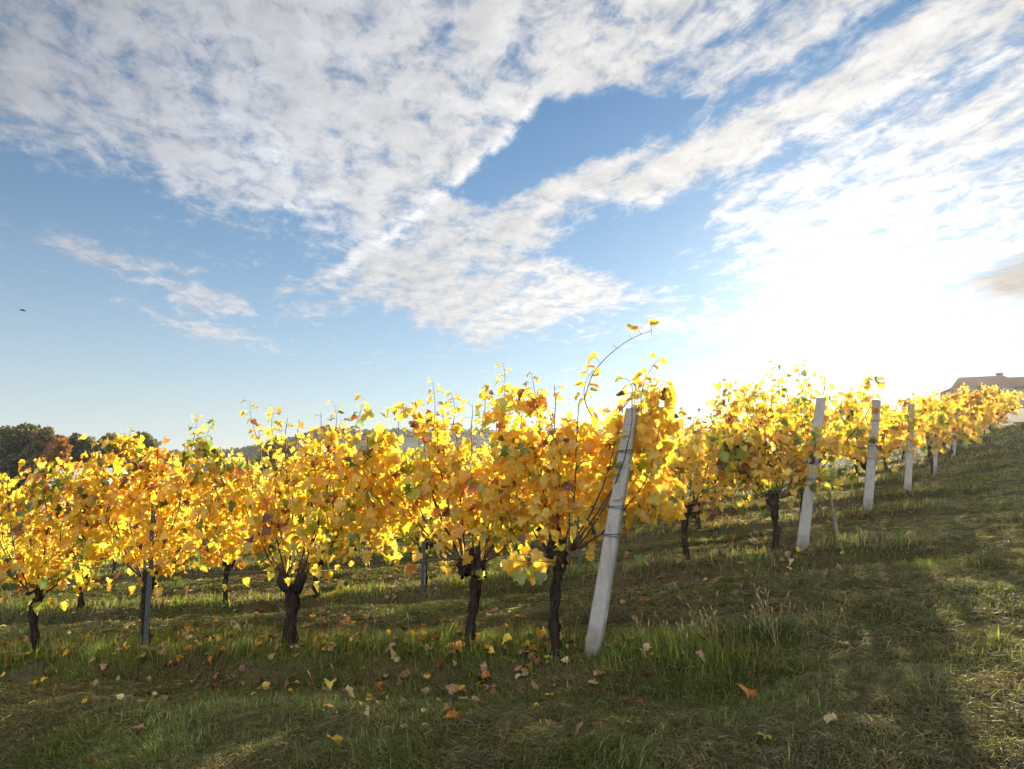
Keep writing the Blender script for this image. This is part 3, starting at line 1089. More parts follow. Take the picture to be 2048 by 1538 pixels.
def place_vine(meshes, loc, label, group, flip=False, sc=1.0, name='grapevine'):
    t = empty(name, loc, math.atan2(RV[1], RV[0]) + (math.pi if flip else 0))
    t.scale = (sc, sc, sc)
    tag(t, label, 'grapevine', group)
    for nm, me in zip(('trunk', 'canes', 'foliage'), meshes):
        link(nm, me, t)
    return t


def foot(px, py, d):
    x, y, _ = at(px, py, d)
    return (x, y, gz(x, y))


# front row, each vine grown for itself
FR = 'vines of the front row'
va = vine_meshes(101, half=0.66, head=0.80, top=2.25, tk=0.036, n_cane=10, fill=1150, size=0.086, shift=-0.22, lean=-0.03,
                 tips=((-0.88, 2.36, -0.05), (-0.80, 2.22, -0.05), (0.22, 2.28, -0.05), (-0.38, 2.30, 0.05), (-0.95, 2.15, 0.1), (-0.62, 2.2, 0.05)), bottom=0.98, back=(-0.22, 0.32, 1.93))
T0 = place_vine(va, foot(*ROW_A[0]), 'slim golden vine nearest the leaning front post, its long thin cane arching into the sky', FR)
vb = vine_meshes(102, half=0.90, head=0.70, top=2.18, n_cane=13, fill=1350, size=0.086, shift=0.12, knob=True, tips=((-0.28, 2.42, 0.0), (0.42, 2.30, 0.0), (0.20, 2.18, 0.05), (-0.1, 2.2, 0)), bottom=0.93)
place_vine(vb, foot(*ROW_A[1]), 'yellow front-row vine with a knobbly double-headed trunk above a heap of fallen leaves', FR)
vc = vine_meshes(103, half=1.0, head=0.66, top=2.25, n_cane=13, fill=1450, size=0.083, two_stem=True, tips=((-0.75, 2.36, 0.0), (0.30, 2.30, 0.0), (-0.45, 2.30, 0.05), (0.62, 2.36, 0.0)), bottom=0.84)
place_vine(vc, foot(*ROW_A[2]), 'bright yellow front-row vine on a dark trunk of two stems pressed together', FR)
vd = vine_meshes(104, half=0.98, head=0.70, top=2.26, n_cane=13, fill=1500, size=0.083, mixw=MIX_GREEN, tips=((-0.55, 2.42, 0.0), (-0.8, 2.34, 0.0), (0.4, 2.28, 0.0)), bottom=0.82)
place_vine(vd, foot(*ROW_A[3]), 'yellow and green front-row vine whose trunk stands behind a grey metal stake', FR)
ve = vine_meshes(105, half=0.95, head=0.66, top=2.24, n_cane=12, fill=1450, size=0.083, mixw=MIX_GREEN, tips=((0.1, 2.20, 0.0), (-0.4, 2.14, 0.0)), bottom=0.74)
place_vine(ve, foot(*ROW_A[4]), 'front-row vine at the far left end, gold and olive leaves over a thick dark trunk', FR)

# the row goes on just beyond the left edge of the view
x5, y5 = np.array(foot(*ROW_A[4])[:2]) + RV * 1.85
place_vine(vc, (x5, y5, gz(x5, y5)), 'front-row vine just past the left frame edge, next after the thick-trunked one', FR, flip=True)
# the long bare cane of the vine nearest the post
def long_cane():
    pix = [(1168, 800, 5.42), (1185, 745, 5.42), (1215, 712, 5.41), (1250, 684, 5.40), (1282, 668, 5.39), (1304, 661, 5.38)]
    pts = np.array([at(*p) for p in pix])
    t = np.linspace(0, 1, len(pts))
    tt = np.linspace(0, 1, 26)
    path = np.c_[[np.interp(tt, t, pts[:, i]) for i in range(3)]].T
    for _ in range(3):
        path[1:-1] = (path[:-2] + path[1:-1] * 2 + path[2:]) / 4
    inv = (Matrix.Translation(T0.location) @ T0.rotation_euler.to_matrix().to_4x4()).inverted()
    loc = lambda p: np.array(inv @ Vector(p))
    mb = MB()
    P = np.array([loc(p) for p in path])
    mb.tube(P, np.linspace(0.0040, 0.0018, 26), 6)
    right, up = np.array((1.0, 0, 0)), np.array((0, 0, 1.0))
    L = []
    for (px, py, d), (ox, oz), sz in (((1282, 668, 5.39), (-0.030, 0.055), 0.095), ((1303, 662, 5.38), (-0.004, 0.045), 0.088), ((1200, 727, 5.41), (-0.03, 0.05), 0.10), ((1192, 742, 5.41), (-0.02, 0.04), 0.05),
                                      ((1234, 697, 5.41), (-0.035, 0.035), 0), ((1264, 678, 5.4), (-0.02, 0.03), 0), ((1303, 662, 5.38), (0.002, -0.035), 0)):
        a = np.array(at(px, py, d))
        b = a + right * ox + up * oz
        mb.tube([loc(a), loc(b)], [0.0018, 0.0011], 4)
        if sz:
            L.append((b, sz))
    link('long_cane', mb.mesh('long_cane', M['cane']), T0)
    r_ = np.random.default_rng(5)
    n = len(L)
    P = np.array([loc(b) for b, _ in L])
    Tw = [(-1, 0.1, 0.15), (1.0, 0.1, 0.05), (-1.0, 0.0, -0.1), (-1, 0, 0.3)]
    Nw = [(0.1, -0.45, 1.0), (0.0, -0.3, 1.0), (0.2, -0.5, 1), (0, -0.5, 1)]
    rot = inv.to_3x3()
    Tl = np.array([rot @ Vector(t) for t in Tw])
    Nl = np.array([rot @ Vector(t) for t in Nw])
    col = np.array([LEAF_PAL['gold'], LEAF_PAL['yellow'], LEAF_PAL['gold'], LEAF_PAL['orange']])
    v, f, c = leaf_cloud(P, Tl, Nl, np.array([s for _, s in L]), col, OUT_FULL, r_, 0.4, np.full(n, 0.35))
    link('cane_leaves', np_mesh('cane_leaves', v, f, M['leaf'], c), T0)


long_cane()

# leaf spray hanging low between the two end vines
def low_spray():
    c0 = np.array(at(1045, 1118, 5.45))
    t = T0
    inv = (Matrix.Translation(t.location) @ t.rotation_euler.to_matrix().to_4x4()).inverted()
    r_ = np.random.default_rng(77)
    m = 11
    P = c0 + np.c_[r_.uniform(-0.16, 0.22, m), r_.normal(0, 0.06, m), r_.uniform(-0.10, 0.10, m)]
    a = np.array(at(1110, 1125, 5.5))
    b = np.array(at(1010, 1128, 5.45))
    lc = lambda p: np.array(inv @ Vector(p))
    mb = MB()
    mb.tube([lc(a), lc((a + b) / 2 + np.array((0, 0, 0.02))), lc(b)], [0.004, 0.003, 0.002], 5)
    link('side_shoot', mb.mesh('side_shoot', M['cane']), t)
    rot = inv.to_3x3()
    Tl = np.array([rot @ Vector((r_.normal(0, 0.5), -0.2, -1)) for _ in range(m)])
    Nl = np.array([rot @ Vector((r_.normal(0, 0.4), -1, r_.normal(0.2, 0.3))) for _ in range(m)])
    col = np.array([LEAF_PAL[k] for k in ('yellow', 'lime', 'gold', 'yellow', 'lime', 'yellow', 'gold', 'lemon', 'lime', 'green', 'yellow')])
    v, f, c = leaf_cloud(np.array([lc(p) for p in P]), Tl, Nl, r_.uniform(0.10, 0.135, m), col, OUT_FULL, r_, 0.3, np.full(m, 0.15))
    link('side_shoot_leaves', np_mesh('side_shoot_leaves', v, f, M['leaf'], c), t)


low_spray()

# second row: four kinds of vine, copied
kinds = [vine_meshes(201 + i, half=0.98, head=0.68 + 0.05 * (i % 2), top=2.02 + 0.05 * (i % 3), n_cane=10, fill=520, size=0.092, hi=True, mixw=mx, knob=bool(i % 2), two_stem=(i == 2), lean=(-0.05, 0.04, 0.0, 0.08)[i],
                     tips=((-0.3 + 0.2 * i, 2.24, 0.0), (0.4 - 0.1 * i, 2.2, 0.05)), bottom=0.84) for i, mx in enumerate((MIX_GOLD, MIX_GREEN, MIX_GOLD, MIX_RUSTY))]
far_kinds = [vine_meshes(301 + i, half=0.98, head=0.68, top=2.0 + 0.04 * i, n_cane=6, fill=230, size=0.150, hi=False, mixw=mx, tips=((0.2 * i - 0.3, 2.2, 0.0),), bottom=0.84) for i, mx in enumerate((MIX_GOLD, MIX_RUSTY, MIX_GREEN, MIX_RUSTY))]
ORD = ['front', 'second', 'third', 'fourth', 'fifth', 'sixth', 'seventh', 'eighth', 'ninth', 'tenth', 'eleventh', 'twelfth', 'thirteenth', 'fourteenth', 'fifteenth']
NTH = ['first', 'second', 'third', 'fourth', 'fifth', 'sixth', 'seventh', 'eighth', 'ninth', 'tenth', 'eleventh', 'twelfth', 'thirteenth', 'fourteenth', 'fifteenth', 'sixteenth', 'seventeenth', 'eighteenth', 'nineteenth', 'twentieth', 'twenty-first', 'twenty-second', 'twenty-third', 'twenty-fourth', 'twenty-fifth']
TONE = ['golden', 'yellow and green', 'yellow', 'rusty orange']
tip_b = vine_meshes(211, half=0.8, head=0.68, top=1.98, n_cane=11, fill=600, size=0.092, mixw=MIX_GREEN, shift=-0.12, lean=0.02, tips=((-0.62, 2.34, 0.0), (-0.05, 2.36, 0.0), (0.35, 2.1, 0.0), (-0.45, 2.2, 0.05)), bottom=0.9)
for i, p in enumerate(ROW_B):
    ms = tip_b if i == 0 else kinds[(1, 3, 0, 2, 1, 0, 2)[i - 1]]
    tone = 'yellow and green' if i == 0 else TONE[(1, 3, 0, 2, 1, 0, 2)[i - 1]]
    place_vine(ms, foot(*p), f'{tone} vine in the second row, {NTH[i]} one from its leaning concrete post', 'vines of the second row', flip=False if i == 0 else bool(i % 2), sc=1.0 if i == 0 else 0.97 + 0.02 * (i % 3))

N_ROWS = 12
HIDDEN = {2: [7, 10, 12, 13], 3: [3, 4, 5, 6, 7, 8, 9, 10, 11, 12, 13, 14, 15, 16, 17, 18], 4: [2, 4, 5, 6, 7, 8, 9, 10, 11, 12, 13, 14, 15, 16, 17, 18, 19, 20, 21, 22, 23], 5: [2, 3, 4, 5, 6, 7, 8, 9, 10, 11, 12, 13, 14, 15, 16, 17, 18, 19, 20, 21, 22, 23, 24], 6: [2, 3, 4, 5, 6, 7, 8, 9, 10, 11, 12, 13, 14, 15, 16, 17, 18, 19, 20, 21, 22, 23, 24], 7: [2, 3, 4, 5, 6, 7, 8, 9, 10, 11, 12, 13, 14, 15, 16, 17, 18, 19, 20, 21, 22, 23, 24], 8: [2, 3, 4, 5, 6, 7, 8, 9, 10, 11, 12, 13, 14, 15, 16, 17, 18, 19, 20, 21, 22, 23, 24], 9: [2, 3, 4, 5, 6, 7, 8, 9, 10, 11, 12, 13, 14, 15, 16, 17, 18, 19, 20, 21, 22, 23, 24], 10: [2, 3, 4, 5, 6, 7, 8, 9, 10, 11, 12, 13, 14, 15, 16, 17, 18, 19, 20, 21, 22, 23, 24], 11: [3, 4, 5, 6, 7, 8, 9, 10, 11, 12, 13, 14, 15, 16, 17, 18, 19, 20, 21, 22, 23, 24], 12: [4, 5, 6, 7, 8, 9, 10, 11, 12, 13, 14, 15, 16, 18, 19, 20, 21, 22, 23, 24], 13: [2, 3, 4, 5, 6, 7, 8, 9, 10, 11, 12, 13, 14, 15, 16, 17, 18, 19], 14: [2, 3, 4, 5, 6, 7, 8, 9, 10, 11, 12, 13, 14]}      # vines wholly behind the rows in front
SKIP = {(k, j) for k, js in HIDDEN.items() for j in js}
TALL = {(2, 0), (3, 1)}
SPACING = 1.92
for k in range(2, N_ROWS):
    E = ENDS[k]
    ccount = 0
    for j in range(25):
        s = (0.75 if k < 4 else 0.05) + SPACING * j + (0.0 if k % 2 or k > 3 else 0.3)
        x, y = E + RV * (s + random.uniform(-0.08, 0.08))
        if x / y < -0.86 or y > 62:
            break
        ki = random.choice((0, 1, 2, 3, 3) if k > 2 else (0, 1, 2, 3))
        ms = kinds[ki] if k <= 3 else far_kinds[(0, 2, 0, 1)[ki]]
        tone = TONE[ki]
        if (k, j) in SKIP:
            continue
        place_vine(ms, (x, y, gz(x, y)), f'{tone} vine in the {ORD[k]} row, {NTH[j]} one from its end post', f'vines of the {ORD[k]} row', flip=bool(random.getrandbits(1)), sc=random.uniform(1.0, 1.12) * (1.22 if (k, j) in TALL else 1.0))

# ------------------------------------------------------------------ posts, stakes, wires
def post_mesh(h, lean_vec, w0, w1, dpt=0.105):
    mb = MB()
    n = 9
    v, f = [], []
    ca = np.array((RV[0], RV[1], 0.0))
    cb = np.array((NV[0], NV[1], 0.0))
    r_ = np.random.default_rng(int(h * 1000))
    secs = []
    for i in range(n):
        t = i / (n - 1)
        z = -0.25 + (h + 0.25) * t
        c = np.array((lean_vec[0] * z, lean_vec[1] * z, z))
        w, d = (w0 + (w1 - w0) * t) / 2, dpt / 2
        ch = 0.012
        ring = [(-w + ch, -d), (w - ch, -d), (w, -d + ch), (w, d - ch), (w - ch, d), (-w + ch, d), (-w, d - ch), (-w, -d + ch)]
        secs.append(np.array([c + ca * a + cb * b + r_.normal(0, 0.0012, 3) for a, b in ring]))
    V = np.concatenate(secs)
    F = []
    for i in range(n - 1):
        for k in range(8):
            F.append((i * 8 + k, i * 8 + (k + 1) % 8, (i + 1) * 8 + (k + 1) % 8, (i + 1) * 8 + k))
    F.append(tuple(range(7, -1, -1)))
    F.append(tuple((n - 1) * 8 + k for k in range(8)))
    mb.add(V, F)
    return mb


WIRE_Z = (0.92, 1.14, 1.58)
WIRES = ((0.76, 'cordon', 0.0034), (0.92, 'lowest leaf', 0.0028), (1.14, 'middle leaf', 0.0028), (1.58, 'top leaf', 0.0028))


def end_post(k, h, lean, w0, w1, label, n_wrap=3, wz=WIRE_Z):
    x, y = ENDS[k]
    lv = (-RV[0] * lean[0] + lean[1] * NV[0], -RV[1] * lean[0] + lean[1] * NV[1])
    t = link('concrete_post', post_mesh(h, lv, w0, w1).mesh('concrete_post', M['concrete'], smooth=False), None, (x, y, gz(x, y)))
    tag(t, label, 'post', 'concrete end posts of the vine rows')
    for z in wz[:n_wrap]:
        mb = MB()
        w = (w0 + (w1 - w0) * (z / h)) / 2 + 0.005
        d = 0.105 / 2 + 0.005
        for dz, tw in ((0, 0.006), (0.014, -0.004)):
            pts = []
            for a, b in ((-w, -d), (w, -d), (w, d), (-w, d), (-w, -d)):
                c = np.array((lv[0] * z, lv[1] * z, z + dz + tw * a / w)) + np.array((RV[0], RV[1], 0)) * a + np.array((NV[0], NV[1], 0)) * b
                pts.append(c)
            for p0, p1 in zip(pts[:-1], pts[1:]):
                mb.tube([p0, p1], 0.0035, 6)
        link('wire_wrap', mb.mesh('wire_wrap', M['wire']), t)
    return lv


LEANS = [end_post(0, 1.93, (0.185, 0.0), 0.130, 0.095, 'nearest pale concrete post leaning right at the end of the front vine row')]
LEANS.append(end_post(1, 1.97, (0.165, 0.0), 0.145, 0.112, 'second leaning concrete post, in front of a slanting wooden stake', wz=(0.84, 0.92, 1.12)))
LEANS.append(end_post(2, 1.96, (0.13, 0.0), 0.155, 0.13, 'third concrete post up the slope, ending the third vine row'))
for k in range(3, N_ROWS):
    LEANS.append(end_post(k, 2.0 if k == 3 else 1.62, (0.10 + 0.02 * (k % 3), 0.0), 0.15 if k == 3 else 0.10, 0.12 if k == 3 else 0.08, f'{NTH[k]} concrete post up the slope, ending the {ORD[k]} vine row', n_wrap=3 if k < 6 else 0))


def stake(px, py, d, h, w, label, mat='zinc', off=0.0):
    x, y, z = foot(px, py, d)
    mb = MB()
    t = w
    mb.box((0, 0, h / 2 - 0.15), (t, 0.004, h + 0.3))
    mb.box((-t / 2 - 0.0015, t * 0.3, h / 2 - 0.15), (0.004, t * 0.62, h + 0.296))
    mb.box((t / 2 + 0.0015, t * 0.3, h / 2 - 0.15), (0.004, t * 0.62, h + 0.296))
    for j in range(int(h / 0.12)):
        mb.box((0, -0.005, 0.1 + 0.12 * j), (t * 0.3, 0.008, 0.02))
    o = link('metal_stake', mb.mesh('metal_stake', M[mat], smooth=False), None, (x, y, z))
    o.rotation_euler = (0, 0, math.atan2(x, y) * -1 + random.uniform(-0.1, 0.1))
    return tag(o, label, 'stake', 'metal stakes in the vine rows')


stake(290, 1308, 7.0, 1.6, 0.042, 'grey channel stake standing against the yellow and green front-row vine')
stake(845, 1188, 10.55, 1.75, 0.06, 'grey channel stake in the second row, seen left of the knobbly front trunk')
stake(1160, 1150, 9.8, 1.75, 0.05, 'dark metal stake of the second row, seen just left of the nearest concrete post')


def simple_rod(name, a, b, r, mat, label, cat):
    p = np.array(a)
    mb = MB()
    mb.tube([np.zeros(3), np.array(b) - p], r, 6)
    return tag(link(name, mb.mesh(name, M[mat]), None, tuple(p)), label, cat)


p = foot(1139, 1316, 5.33)
simple_rod('iron_rod', (p[0], p[1], p[2] - 0.1), (p[0] + 0.01, p[1] + 0.01, p[2] + 1.15), 0.006, 'rust', 'thin upright rod standing beside the slim vine trunk next to the post', 'rod')
p = foot(1678, 1092, 8.9)
q = at(1656, 968, 9.3)
mb = MB()
mb.tube([(0, 0, -0.1)] + [tuple((np.array(q) - np.array(p)) * t) for t in (0.25, 0.5, 0.75, 1.0)], [0.030, 0.028, 0.026, 0.024, 0.020], 8, 0.05)
tag(link('wooden_stake', mb.mesh('wooden_stake', M['wood']), None, p), 'slanting grey wooden stake behind the second concrete post', 'stake')
p = foot(1764, 1102, 8.6)
mb = MB()
mb.tube([(0.02, 0, -0.08), (0.03, 0, 0.03), (0.015, 0, 0.07), (-0.01, 0, 0.10), (-0.03, 0.01, 0.13), (-0.045, 0.01, 0.10), (-0.02, 0.0, 0.06), (0.03, 0, 0.02)], 0.008, 7)
tag(link('anchor_hook', mb.mesh('anchor_hook', M['rust']), None, p), 'rusty bent iron anchor hook in the grass beyond the second post', 'anchor')

for k, ln in ((0, 8.6), (1, 17.0)):
    for z, wname, wr in WIRES[:4 if k == 0 else 3]:
        lv = LEANS[k]
        a = np.array((ENDS[k][0] + lv[0] * z, ENDS[k][1] + lv[1] * z, gz(*ENDS[k]) + z))
        n = 40
        pts = []
        for i in range(n + 1):
            s = ln * i / n
            x, y = ENDS[k] + RV * s
            bl = max(0.0, 1 - s / 2.0)
            zz = float(base_h(np.array([x]), np.array([y]))[0]) + z
            zz = zz * (1 - bl) + a[2] * bl + (-0.012 * math.sin(math.pi * ((s * 0.5) % 1)) if bl <= 0 else 0)
            pts.append(np.array((x + lv[0] * z * bl, y + lv[1] * z * bl, zz)) - a)
        mb = MB()
        mb.tube(pts, wr, 5)
        tag(link('trellis_wire', mb.mesh('trellis_wire', M['wire']), None, tuple(a)), f'{wname} wire of the trellis strung along the {ORD[k]} vine row from its concrete post', 'wire', 'trellis wires')

# ------------------------------------------------------------------ fallen leaves
FALLEN = [
    (660, 1380, 'lemon', 0.16, 'large pale yellow fallen leaf, biggest on the grass below the two-stemmed vine'),
    (697, 1402, 'cream', 0.13, 'cream curled fallen leaf just right of the largest yellow one'),
    (738, 1406, 'gold', 0.09, 'small golden fallen leaf right of the cream curled leaf'),
    (757, 1388, 'orange', 0.13, 'orange crumpled fallen leaf a little above the small golden one'),
    (722, 1384, 'rust', 0.09, 'rust brown fallen leaf beside the orange crumpled leaf'),
    (643, 1412, 'tan', 0.12, 'tan fallen leaf just below the largest yellow leaf'),
    (905, 1395, 'tan', 0.15, 'tan fallen leaf standing on edge below the knobbly trunk'),
    (922, 1384, 'gold', 0.12, 'gold fallen leaf leaning against the tan upright leaf'),
    (907, 1445, 'orange', 0.14, 'brown and gold fallen leaf lying nearest below the tan upright leaf'),
    (880, 1353, 'rust', 0.11, 'rust coloured fallen leaf left below the knobbly trunk foot'),
    (975, 1366, 'orange', 0.14, 'long orange brown fallen leaf right below the knobbly trunk'),
    (960, 1372, 'brown', 0.10, 'dark brown fallen leaf touching the long orange brown one'),
    (968, 1345, 'tan', 0.10, 'tan upright fallen leaf above the long orange brown one'),
    (670, 1497, 'gold', 0.14, 'gold and cream fallen leaf close to the bottom edge, right one of two'),
    (560, 1497, 'tan', 0.12, 'tan orange fallen leaf close to the bottom edge, left one of two'),
    (852, 1456, 'cream', 0.07, 'tiny cream leaf fragment left of the brown and gold leaf'),
    (775, 1470, 'tan', 0.07, 'tiny tan leaf fragment on green grass near the bottom'),
    (667, 1440, 'cream', 0.07, 'tiny cream leaf fragment below the tan leaf on green grass'),
    (330, 1404, 'tan', 0.11, 'lone tan fallen leaf on dark grass below the metal-staked vine'),
    (278, 1464, 'tan', 0.11, 'lone tan fallen leaf lying lowest on the dark left grass'),
    (430, 1389, 'rust', 0.11, 'rust red fallen leaf on dark grass left of the two-stemmed vine'),
    (137, 1386, 'rust', 0.09, 'small rust fallen leaf below the gap between the leftmost vines'),
    (296, 1374, 'tan', 0.08, 'small tan fallen leaf directly below the metal stake foot'),
    (30, 1390, 'orange', 0.10, 'orange brown fallen leaf at the far left below the leftmost vine'),
    (155, 1424, 'brown', 0.08, 'small brown fallen leaf on the darkest left grass'),
    (180, 1530, 'rust', 0.10, 'rust fallen leaf cut by the bottom edge at left'),
    (1118, 1373, 'tan', 0.12, 'tan cupped fallen leaf left of the nearest post foot'),
    (1100, 1400, 'gold', 0.10, 'golden folded fallen leaf below the tan cupped one'),
    (1198, 1353, 'pink', 0.13, 'pinkish pale fallen leaf just below the nearest post foot'),
    (1187, 1377, 'cream', 0.10, 'cream orange fallen leaf below the pinkish pale one'),
    (1216, 1390, 'rust', 0.10, 'rust fallen leaf right below the cream orange one'),
    (1255, 1408, 'brown', 0.09, 'brown flat fallen leaf right of the rust one on dry grass'),
    (1100, 1457, 'tan', 0.10, 'narrow tan fallen leaf by itself on the low middle grass'),
    (1050, 1357, 'tan', 0.10, 'pale tan upright fallen leaf between knobbly trunk and post'),
    (1035, 1366, 'cream', 0.07, 'small cream leaf beside the pale tan upright one'),
    (1322, 1327, 'gold', 0.12, 'orange gold fallen leaf right of the post among seed stalks'),
    (1370, 1315, 'cream', 0.08, 'small cream fallen leaf left of the tall grass tuft'),
    (1402, 1333, 'pink', 0.10, 'pink fallen leaf at the near edge of the tall grass tuft'),
    (1408, 1303, 'rust', 0.14, 'rust brown crumpled leaf in front of the tall grass tuft'),
    (1295, 1361, 'rust', 0.09, 'small rust fallen leaf on dry grass right of the post'),
    (1502, 1400, 'orange', 0.15, 'large brown orange fallen leaf below the tall grass tuft'),
    (1245, 1290, 'brown', 0.15, 'brown crumpled leaf right beside the nearest post'),
    (1243, 1305, 'tan', 0.10, 'tan fallen leaf against the brown crumpled one by the post'),
    (1660, 1450, 'cream', 0.10, 'whitish green fallen leaf alone on the right brown grass'),
    (1470, 1496, 'lime', 0.10, 'pale green leaf near the bottom, left of its twin'),
    (1530, 1490, 'lime', 0.10, 'pale green twisted leaf near the bottom, right of its twin'),
    (1690, 1292, 'cream', 0.09, 'whitish leaf on the grass right of the tall tuft'),
    (1484, 1134, 'pink', 0.14, 'pinkish leaf on the dark bank below the second row vine'),
    (1492, 1150, 'tan', 0.10, 'tan leaf at the foot of the dark bank'),
    (1320, 1168, 'tan', 0.12, 'tan leaf on the grass below the second vine of the second row'),
    (135, 1318, 'gold', 0.14, 'gold fallen leaf by the leftmost trunk on bright grass'),
    (310, 1310, 'tan', 0.13, 'tan fallen leaf right against the metal stake foot'),
    (815, 1276, 'pink', 0.13, 'pink brown leaf on grass left of the knobbly trunk'),
    (783, 1315, 'pink', 0.12, 'rosy leaf in the strip left of the knobbly trunk'),
    (790, 1337, 'cream', 0.13, 'cream upright leaf at the strip edge left of the knobbly trunk'),
    (651, 1297, 'gold', 0.12, 'golden leaf right beside the two-stemmed trunk foot'),
    (668, 1303, 'cream', 0.12, 'cream leaf next to the golden leaf by the two-stemmed trunk'),
    (860, 1308, 'tan', 0.13, 'tan leaf in the straw left of the knobbly trunk foot'),
    (905, 1310, 'tan', 0.13, 'tan orange leaf close to the knobbly trunk foot'),
    (920, 1300, 'gold', 0.11, 'golden leaf touching the left side of the knobbly trunk foot'),
    (1012, 1305, 'yellow', 0.14, 'bright yellow leaf on the heap between knobbly trunk and slim trunk'),
    (1040, 1295, 'orange', 0.14, 'orange leaf topping the heap between the two end trunks'),
    (1048, 1310, 'pink', 0.12, 'pale pink leaf on the heap between the two end trunks'),
    (1030, 1322, 'rust', 0.13, 'rust leaf low on the heap between the two end trunks'),
    (1072, 1325, 'orange', 0.11, 'orange leaf at right of the heap, near the slim trunk'),
    (1097, 1322, 'lemon', 0.11, 'pale yellow leaf at the foot of the slim trunk'),
    (1130, 1330, 'cream', 0.08, 'small cream leaf between slim trunk and nearest post'),
    (975, 1305, 'rust', 0.11, 'rust leaf just right of the knobbly trunk foot'),
]


def ground_point(px, py):
    r = np.array(ray(px, py))
    t = 1.0
    for _ in range(400):
        p = r * t
        if p[2] + EYE < gz(p[0], p[1]) + 0.02:
            break
        t += 0.03
    return p[0], p[1]


r_f = np.random.default_rng(99)


def fallen_mesh(key, sz, upright):
    r_ = r_f
    T_ = np.array([(r_.normal(), r_.normal() * 0.6, 0.45 if upright else r_.normal(0, 0.10))])
    N_ = np.array([(r_.normal(0, 0.2), -0.5, 0.85) if upright else (r_.normal(0, 0.12), -0.10 + r_.normal(0, 0.12), 1.0)])
    col = np.array([LEAF_PAL[key]]) * np.array((0.85, 0.85, 0.95))
    v, f, c = leaf_cloud(np.zeros((1, 3)), T_, N_, np.array([sz * 0.66]), col, OUT_FULL, r_, 0.42, np.array([r_.uniform(0.1, 0.5)]))
    v = v - v.mean(0)
    v[:, 2] -= v[:, 2].min()
    return np_mesh('fallen_leaf', v, f, M['litter'], c, smooth=False)


for px, py, key, sz, lab in FALLEN:
    x, y = ground_point(px, py)
    o = link('fallen_leaf', fallen_mesh(key, sz, 'upright' in lab or 'on edge' in lab), None, (x, y, gz(x, y) + 0.030))
    tag(o, lab, 'fallen leaf', 'leaves fallen from the vines')


def leaf_litter():
    r_ = np.random.default_rng(123)
    X, Y = [], []
    for k in range(0, 4):
        n = (900, 650, 400, 200)[k]
        s = r_.uniform(-0.5, (8.5, 16, 16, 16)[k], n)
        d = np.where(r_.uniform(size=n) < 0.7, r_.normal(-0.1, 0.35, n), r_.uniform(-2.2, 1.6, n))
        pts = ENDS[k] + np.outer(s, RV) + np.outer(d, NV)
        X.append(pts[:, 0])
        Y.append(pts[:, 1])
    hx, hy, _ = at(1035, 1316, 5.6)
    X.append(hx + r_.normal(0, 0.16, 34))
    Y.append(hy + r_.normal(0, 0.12, 34))
    X, Y = np.concatenate(X), np.concatenate(Y)
    n = len(X)
    P = np.c_[X, Y, surf_h(X, Y) + r_.uniform(0.03, 0.08, n)]
    keys = ['tan', 'rust', 'orange', 'gold', 'cream', 'brown', 'yellow', 'pink']
    col = np.array([LEAF_PAL[k] for k in keys])[r_.choice(8, n, p=(0.30, 0.08, 0.13, 0.13, 0.10, 0.14, 0.04, 0.08))] * r_.uniform(0.7, 1.0, (n, 1))
    v, f, c = leaf_cloud(P, r_.normal(0, 1, (n, 3)) * np.array((1, 1, 0.3)), np.c_[r_.normal(0, 0.5, (n, 2)), np.ones(n)], r_.uniform(0.035, 0.085, n), col, OUT_LOW, r_, 0.55, np.clip(r_.normal(0.3, 0.25, n), 0, 0.8))
    tag(link('leaf_litter', np_mesh('leaf_litter', v, f, M['litter'], c)), 'litter of dry brown and orange vine leaves strewn under the rows', 'leaf litter', kind='stuff')


leaf_litter()

